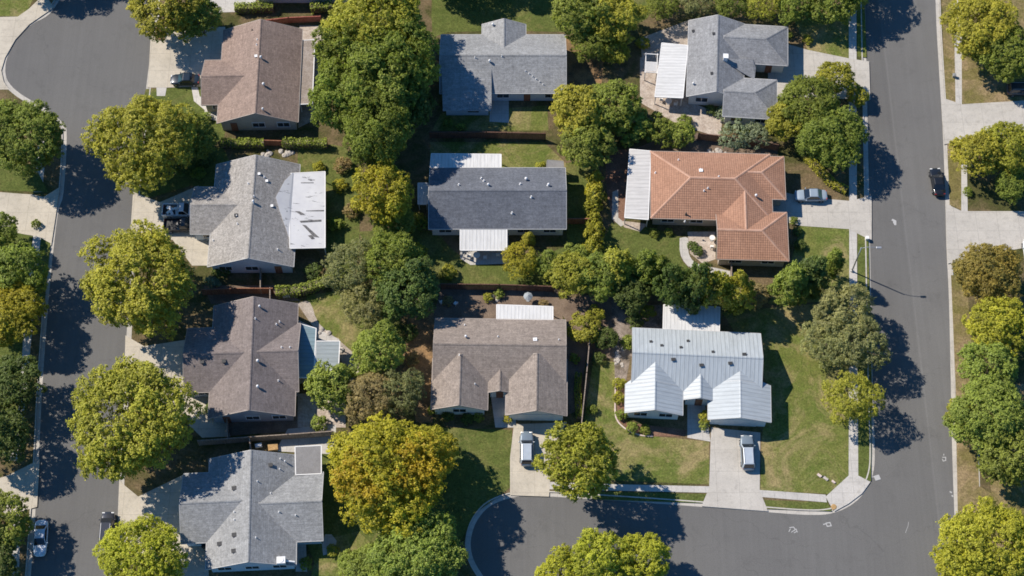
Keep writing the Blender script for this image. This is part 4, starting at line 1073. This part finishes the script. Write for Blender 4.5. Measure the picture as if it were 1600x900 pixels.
# ------------------------------------------------------------------ cars
def loft(mb, st_, flip=False):
    rings = []
    for x, hw, zt, zb in st_:
        zm = zb+(zt-zb)*.5
        half = [(0,zb),(.78*hw,zb),(.96*hw,zb+.10*(zt-zb)*1.5),(hw,zm),(.97*hw,zt-.16*(zt-zb)),(.84*hw,zt),(.4*hw,zt+.025),(0,zt+.035)]
        ring = [(y, z) for y, z in half]+[(-y, z) for y, z in half[-2:0:-1]]
        rings.append([Vector((x, y, z)) for y, z in ring])
    n = len(rings[0])
    for r0, r1 in zip(rings[:-1], rings[1:]):
        for k in range(n): mb.face([r0[k], r1[k], r1[(k+1)%n], r0[(k+1)%n]])
    mb.face(rings[0]); mb.face(rings[-1][::-1])
def car(kind, px, py, heading, col, label, z=.026, L=None, roofcol=None, group='cars parked in the neighbourhood'):
    Ld = {'sedan': 4.6, 'suv': 4.6, 'van': 4.7, 'pickup': 5.3}[kind]; L = L or Ld
    W = {'sedan': 1.82, 'suv': 1.88, 'van': 1.9, 'pickup': 1.95}[kind]; H = {'sedan': 1.45, 'suv': 1.68, 'van': 1.75, 'pickup': 1.8}[kind]
    p = P(px, py, .7); hw = W/2
    o = tag(empty({'sedan':'parked_car','suv':'parked_car','van':'parked_van','pickup':'pickup_truck'}[kind], (p.x, p.y, z), heading), label, {'sedan':'car','suv':'car','van':'van','pickup':'pickup'}[kind], group)
    pm = paint(col)
    belt = {'sedan': .93, 'suv': 1.02, 'van': 1.05, 'pickup': 1.1}[kind]
    m = MB()
    if kind == 'pickup':
        st_ = [(-.5,.90,.62,.38),(-.49,.97,.64,.3),(-.3,1,.64,.28),(-.08,1,.64,.28),(-.075,1,belt,.28),(.2,1,belt,.28),(.38,.97,1.02,.28),(.47,.93,.96,.3),(.5,.80,.80,.4)]
    else:
        zr = {'sedan': .92, 'suv': 1.0, 'van': 1.03}[kind]; zf = {'sedan': .74, 'suv': .92, 'van': .9}[kind]
        st_ = [(-.5,.52,zr-.22,.42),(-.49,.76,zr-.08,.32),(-.45,.90,zr-.01,.24),(-.36,.98,belt-.01,.22),(-.2,1,belt,.22),(0,1,belt,.22),(.18,1,belt-.01,.22),(.30,.98,belt-.07,.22),(.39,.92,zf+.05,.24),(.455,.80,zf-.05,.28),(.49,.62,zf-.12,.34),(.5,.44,zf-.22,.42)]
    loft(m, [(x*L, f*hw, a_, b_) for x, f, a_, b_ in st_])
    b = m.build('body', pm, o, smooth=True)
    md = b.modifiers.new('Subsurf', 'SUBSURF'); md.levels = md.render_levels = 1
    # cabin: base x rear/front, roof x rear/front
    rb, fb, rt, ft = {'sedan': (-.34,.22,-.19,.05), 'suv': (-.47,.22,-.40,.07), 'van': (-.48,.30,-.43,.12), 'pickup': (-.07,.22,-.03,.10)}[kind]
    rb, fb, rt, ft = rb*L, fb*L, rt*L, ft*L
    wb, wt = hw*.91, hw*.75; z0, z1 = belt-.04, H
    Bq = [Vector((rb,-wb,z0)),Vector((fb,-wb,z0)),Vector((fb,wb,z0)),Vector((rb,wb,z0))]
    Tq = [Vector((rt,-wt,z1)),Vector((ft,-wt,z1)),Vector((ft,wt,z1)),Vector((rt,wt,z1))]
    m = MB(); m.face(Tq); m.face(Bq[::-1])
    for k in range(4): m.face([Bq[k], Bq[(k+1)%4], Tq[(k+1)%4], Tq[k]])
    m.build('cabin', paint(roofcol) if roofcol else pm, o, bevel=.13)
    def pane(nm, q, ins=.10, off=.02):
        c = sum(q, Vector())/4; n_ = (q[1]-q[0]).cross(q[3]-q[0]).normalized()
        if n_.dot(c-Vector((0,0,1.0))) < 0: n_ = -n_; q = q[::-1]
        r = [c+(v-c)*(1-ins)+n_*off for v in q]; r2 = [v-n_*.03 for v in r]
        g_ = MB(); g_.face(r); g_.face(r2[::-1])
        for k in range(4): g_.face([r2[k], r2[(k+1)%4], r[(k+1)%4], r[k]])
        g_.build(nm, M['car_glass'], o)
    pane('windscreen', [Bq[1],Bq[2],Tq[2],Tq[1]], .10); pane('rear_window', [Bq[3],Bq[0],Tq[0],Tq[3]], .14)
    pane('side_window', [Bq[0],Bq[1],Tq[1],Tq[0]], .15); pane('side_window', [Bq[2],Bq[3],Tq[3],Tq[2]], .15)
    for x in (-.31*L, .31*L):
        for s_ in (-1, 1):
            t = MB(); t.tube((x, s_*(hw-.22), .33), (x, s_*(hw+.01), .33), .33, .33, 18); wh = t.build('wheel', M['tyre'], o)
            t = MB(); t.tube((x, s_*(hw-.02), .33), (x, s_*(hw+.02), .33), .21, .19, 14); t.build('rim', M['rim'], wh)
    for s_ in (-1, 1):
        t = MB(); t.box((.455*L, s_*hw*.62, (.72 if kind == 'sedan' else .85)), (.16,.36,.13)); t.build('headlight', M['lamp_clear'], o, bevel=.03)
        t = MB(); t.box((-.465*L, s_*hw*.68, .82), (.10,.30,.14)); t.build('tail_light', M['lamp_red'], o, bevel=.03)
        t = MB(); t.box((fb-.28, s_*(hw+.07), belt+.02), (.14,.2,.13)); t.build('wing_mirror', pm, o, bevel=.03)
    if kind in ('suv', 'van'):
        for s_ in (-1, 1):
            t = MB(); t.box(((rt+ft)/2, s_*wt*.82, H+.03), ((ft-rt)*.85,.05,.05)); t.build('roof_rail', M['steel'], o)
    if kind == 'pickup':
        for s_ in (-1, 1):
            t = MB(); t.box((-.285*L, s_*(hw-.06), .85), (.42*L,.12,.46)); t.build('bed_side', pm, o, bevel=.04)
        t = MB(); t.box((-.49*L, 0, .84), (.09,W-.16,.44)); t.build('tailgate', pm, o, bevel=.03)
        t = MB(); t.box((-.285*L, 0, .69), (.40*L,W-.3,.04)); t.build('bed_floor', M['vent_dark'], o)
    return o
car('sedan', 289,124, math.pi, (.012,.022,.035), 'dark blue car parked beside the lawn of pinkish brown house', L=4.4)
car('pickup', 283,329, 0, (.62,.66,.70), 'white pickup parked on the north side of the garage drive, loaded with pale bags')
car('pickup', 285,352, 0, (.02,.022,.026), 'black pickup parked next to the white loaded pickup')
car('sedan', 1465,283, math.pi/2+.06, (.012,.014,.018), 'black car parked along the eastern kerb', z=RZ+.003)
car('sedan', 1267,305, math.pi, (.27,.33,.39), 'silver blue car in the driveway of the terracotta house', L=4.7)
car('suv', 823,701, math.pi/2, (.17,.215,.26), 'pale silver car in front of brown house garage', L=4.9, roofcol=(.40,.45,.50))
car('suv', 1168,707, math.pi/2, (.17,.215,.26), 'silver car in front of the metal roofed house garage', L=5.0, roofcol=(.40,.45,.50))
car('sedan', 63,840, math.pi/2+.05-math.pi, (.62,.66,.72), 'white car in tree shade by the western kerb', z=RZ+.003, L=4.9)
car('van', 167,826, math.pi/2+.02, (.035,.038,.05), 'dark van half hidden by the bottom tree on the western street', z=RZ+.003)
car('suv', 1597,140, .0, (.05,.05,.055), 'dark car cut off by right edge beside upper driveway')
car('sedan', 1610,396, math.pi/2, (.60,.62,.64), 'pale car cut off by right edge at the lower driveway')
# load in the white pickup
lp = P(272,329,.75)
m = MB()
for k in range(9):
    c = Vector((lp.x+random.uniform(-.85,.75), lp.y+random.uniform(-.55,.55), .024+.85+random.uniform(0,.12)))
    m.box(c, (.5,.4,.26), random.uniform(0,3))
tag(m.build('cargo_bags', M['vent_white'], bevel=.08), 'heap of pale bags lying in the white pickup bed', 'bags')

# ------------------------------------------------------------------ street lamp
b0 = P(1331,424,0); hp = 7.2
o = tag(empty('street_lamp', b0), 'tall grey street lamp with arm over the eastern street', 'street lamp')
m = MB(); m.tube((0,0,0),(0,0,.25),.22,.2,10); m.tube((0,0,.2),(0,0,hp),.11,.07,10); m.build('pole', M['steel'], o, smooth=True)
m = MB(); pts = [(0,0,hp-.2),(.6,-.05,hp+.25),(1.3,-.1,hp+.38),(2.0,-.15,hp+.38)]
for a_, b_ in zip(pts[:-1], pts[1:]): m.tube(a_, b_, .045, .04, 8)
m.build('arm', M['steel'], o)
m = MB(); m.box((2.3,-.17,hp+.36), (.72,.3,.14)); m.build('lamp_head', M['steel'], o, bevel=.04)
m = MB(); m.box((2.32,-.17,hp+.28), (.4,.2,.03)); m.build('lamp_glass', M['lamp_clear'], o)
# utility boxes by the kerb
for (x, y, c_, lb) in [(1354,374,'vent_white','small pale utility box on the kerb by lamp post'),(1490,120,'steel','grey utility lid in the dry verge')]:
    m = MB(); q = P(x, y, 0); m.box((q.x,q.y,.3), (.4,.4,.6)); m.box((q.x,q.y,.62), (.46,.46,.05)); tag(m.build('utility_box', M[c_], bevel=.02), lb, 'utility box')

# ------------------------------------------------------------------ paint marks on the roads
def mark(strokes, label, wd=.13, px=None):
    m = MB()
    for pts in strokes:
        L = G(pts, 0)
        for a_, b_ in zip(L[:-1], L[1:]):
            d = b_-a_; c = (a_+b_)/2; n_ = Vector((-d.y,d.x,0)).normalized()*wd/2; t = d.normalized()*wd*.35; z = Vector((0,0,RZ+.006+.0004*len(m.f)))
            q = [a_-t+n_, a_-t-n_, b_+t-n_, b_+t+n_]; q = [Vector((v.x,v.y,0))+z for v in q]
            if (q[1]-q[0]).cross(q[3]-q[0]).z < 0: q.reverse()
            m.face(q)
    tag(m.build('road_marking', M['paint_white']), label, 'road marking', 'painted marks on the streets')
mark([[(1234,824),(1240,823),(1243,827),(1237,831)],[(1241,832),(1245,830)]], 'white painted squiggle, left one on the lower street', .11)
mark([[(1233,830),(1235,826)],[(1244,826),(1246,831)]], 'small white dashes framing the left squiggle', .1)
mark([[(1291,817),(1297,816),(1299,821),(1293,822),(1291,818)],[(1290,818),(1287,819)]], 'white painted ring mark below the rounded corner', .14)
mark([[(1475,709),(1475,711)],[(1473,714),(1478,714),(1478,719),(1474,720),(1473,717)]], 'white painted figure near the eastern kerb', .11)
mark([[(1485,768),(1487,769)],[(1488,774),(1489,775)]], 'two white dots painted at the eastern kerb', .2)
mark([[(1395,343),(1399,345),(1399,350)],[(1397,347),(1399,347)]], 'white blotch in the middle of eastern street', .32)
mark([[(1420,815),(1419,822),(1415,832)]], 'thin white scratch line on the junction asphalt', .05)
m = MB(); q = P(1371,746,0); m.box((q.x,q.y,RZ+.03), (.75,.7,.05), .3); m.box((q.x-.55,q.y+.1,RZ+.02), (.45,.12,.03), .1)
tag(m.build('white_plate', M['paint_white'], bevel=.02), 'square white plate lying on asphalt near the corner kerb', 'plate')
m = MB(); q = P(1303,792,0); m.tube((q.x,q.y,0),(q.x,q.y,.07),.42,.34,9); m.box((q.x-.1,q.y-.1,.06), (.5,.55,.07), .4)
tag(m.build('ochre_mat', M['ochre'], bevel=.02), 'ochre mat lying at the rounded street corner', 'mat')
for k, (x, y, s_) in enumerate([(1280,743,.5),(1290,748,.55),(1302,753,.4)]):
    m = MB(); q = P(x, y, 0); m.box((q.x,q.y,.09), (s_*1.2,s_*.7,.13), -.7); m.box((q.x+.1,q.y-.12,.17), (s_*.8,s_*.35,.04), -.4)
    tag(m.build('scrap_board', M['pinkish' if k != 1 else 'rock'], bevel=.02), ['pale scrap board on corner lawn, upper left of three','pale scrap board on corner lawn, middle of three','pale scrap board on corner lawn, lower right of three'][k], 'board', 'scrap boards on the corner lawn')
m = MB()
for k in range(2): q = P(1286+4*k,745+3*k,0); m.box((q.x,q.y,.05), (.4,.3,.08), k)
tag(m.build('dark_bag', M['vent_dark'], bevel=.03), 'dark scrap lying between pale boards on corner lawn', 'scrap')

# ------------------------------------------------------------------ rocks, garden things
def rocks(x, y, rx, ry, n, label, s0=.3):
    for k in range(n):
        t = random.uniform(0, 6.28); r_ = math.sqrt(random.random())
        q = P(x+math.cos(t)*rx*r_, y+math.sin(t)*ry*r_, 0); s_ = s0*random.uniform(.6,1.5)
        bm = bmesh.new(); bmesh.ops.create_icosphere(bm, subdivisions=2, radius=s_)
        ph = random.uniform(0, 9)
        for v in bm.verts: v.co *= 1+.18*math.sin(v.co.x*7/s0+ph)*math.cos(v.co.y*6/s0+ph)+.1*math.sin(v.co.z*9/s0); v.co.z *= .6
        me = bpy.data.meshes.new('rock'); bm.to_mesh(me); bm.free(); me.materials.append(M['rock'])
        o = link('rock', me); o.location = (q.x, q.y, s_*.2); tag(o, label, 'rock', label)
rocks(525,545,10,8,9,'one of the pale rocks edging the small back lawn')
rocks(552,575,8,14,9,'one of the pale rocks by the grey square canopy')
rocks(505,520,9,6,6,'one of the pale rocks north of teal patio covers')
rocks(448,240,14,5,10,'one of the pale rocks by the grey roof north edge', .32)
rocks(415,240,8,5,6,'one of the pale rocks left of the hedge gap', .3)
rocks(968,560,8,30,14,'one of the pale rocks west of metal roofed house', .25)
rocks(770,465,14,5,7,'one of the rocks in soil garden behind brown house', .25)
rocks(1120,238,18,4,8,'one of the rocks behind the terracotta house', .28)
rocks(570,350,10,10,0,'x')
# brick edging in front of metal roofed house
m = MB(); ribbon(m, G(smooth([(962,590),(961,640),(965,658),(980,672),(1000,680),(1020,682)], 5)), -.09, .09, .09, .09, 0)
tag(m.build('brick_edging', M['pinkish']), 'curved pinkish edging around the front bed of the metal roofed house', 'edging')
sheet('planting_bed', [(962,596),(976,596),(976,660),(1074,672),(1070,682),(1020,682),(985,674),(966,658)], 'bark_mulch', .0235)
# umbrella in soil garden
q = P(825,469,0); o = tag(empty('garden_umbrella', q), 'pale garden umbrella standing on soil behind brown house', 'umbrella')
m = MB(); m.tube((0,0,0),(0,0,1.5),.03,.03,8); m.tube((0,0,0),(0,0,.08),.3,.28,12); m.build('pole', M['steel'], o)
m = MB()
for k in range(8):
    a0, a1 = k*math.pi/4, (k+1)*math.pi/4; r_ = .66
    m.face([(r_*math.cos(a0),r_*math.sin(a0),1.25),(r_*math.cos(a1),r_*math.sin(a1),1.25),(0,0,1.6)])
m.build('canopy', M['cloth'], o)
# pergola, table and chairs by the blue-grey house
q0 = P(1016,112,0); o = tag(empty('pergola', q0, -.07), 'white slatted pergola left of the white patio canopy', 'pergola')
for sx in (-1,1):
    for sy in (-1,1):
        m = MB(); m.box((sx*.85, sy*1.6, 1.1), (.12,.12,2.2)); m.build('post', M['white'], o)
m = MB()
for sx in (-1,1): m.box((sx*.85,0,2.24), (.1,3.5,.12))
for sy in (-1,1): m.box((0,sy*1.6,2.25), (2.0,.1,.12))
m.build('frame', M['white'], o)
m = MB()
for k in range(9): m.box((0,-1.4+k*.19,2.34), (1.9,.12,.04))
m.build('slats', M['white'], o)
def table(px, py, lab, r=.5):
    q = P(px, py, 0); o = tag(empty('patio_table', (q.x,q.y,.024)), lab, 'table', 'patio tables')
    m = MB(); m.tube((0,0,.7),(0,0,.74),r,r,16); m.build('tabletop', M['white'], o)
    m = MB(); m.tube((0,0,0),(0,0,.7),.05,.05,8); m.tube((0,0,0),(0,0,.04),.25,.25,12); m.build('leg', M['steel'], o)
def chair(px, py, rz, lab, mat='white'):
    q = P(px, py, 0); o = tag(empty('patio_chair', (q.x,q.y,.024), rz), lab, 'chair', 'patio chairs')
    m = MB(); m.box((0,0,.43), (.5,.5,.05)); m.build('seat', M[mat], o, bevel=.02)
    m = MB(); m.box((-.25,0,.7), (.05,.5,.5)); m.build('backrest', M[mat], o, bevel=.02)
    for sx in (-1,1):
        for sy in (-1,1): m = MB(); m.box((sx*.21,sy*.21,.21), (.04,.04,.42)); m.build('leg', M[mat], o)
table(1044,162,'round white table by the blue-grey house patio'); chair(1033,158,0,'white chair left of the round white table'); chair(1055,165,3.1,'white chair right of the round white table')
table(745,402,'round white table in front of white south awning'); chair(733,402,0,'white chair left of table by south awning'); chair(758,404,3.14,'white chair right of table by south awning'); chair(778,400,1.6,'lone white chair by the south awning')
table(1112,375,'small white table on the terracotta house patio',.4); chair(1112,388,1.5,'white chair on the terracotta house patio')
chair(690,474,.6,'pale chair in shaded soil garden, left'); chair(712,476,2.4,'pale chair in shaded soil garden, right')
# bins and odds beside garages
def bin_(px, py, mat, lab):
    q = P(px, py, 0); o = tag(empty('wheelie_bin', (q.x,q.y,.02)), lab, 'bin', 'wheelie bins')
    m = MB(); m.box((0,0,.5), (.5,.55,.95)); m.build('body', M[mat], o, bevel=.04); m = MB(); m.box((0,0,1.0), (.56,.62,.07)); m.build('lid', M['vent_dark'], o, bevel=.02)
bin_(314,372,'wood_dark','brown bin left of two near garage corner of torn cover house'); bin_(322,373,'steel','grey bin right of two near garage corner of torn cover house')
bin_(320,855,'wood_dark','brown bin by the garage corner of bottom left house')
q = P(427,700,0); m = MB()
for k in range(4): m.box((q.x,q.y,.08+.12*k), (1.3,.9,.08), .05*k)
tag(m.build('timber_stack', M['ochre']), 'stack of yellowish timber north of bottom left house', 'timber')
m = MB(); q = P(405,691,0); m.box((q.x,q.y-.6,.35), (.9,.5,.5), .2); tag(m.build('crate', M['vent_white'], bevel=.04), 'white crate in the narrow yard by pale topped fence', 'crate')
m = MB(); q = P(448,463,0); m.box((q.x,q.y,.4), (1.0,.7,.6), .1); m.box((q.x,q.y,.75), (.8,.5,.15), .1); tag(m.build('garden_box', M['cloth'], bevel=.05), 'pale blue garden box below the curving hedge', 'box')
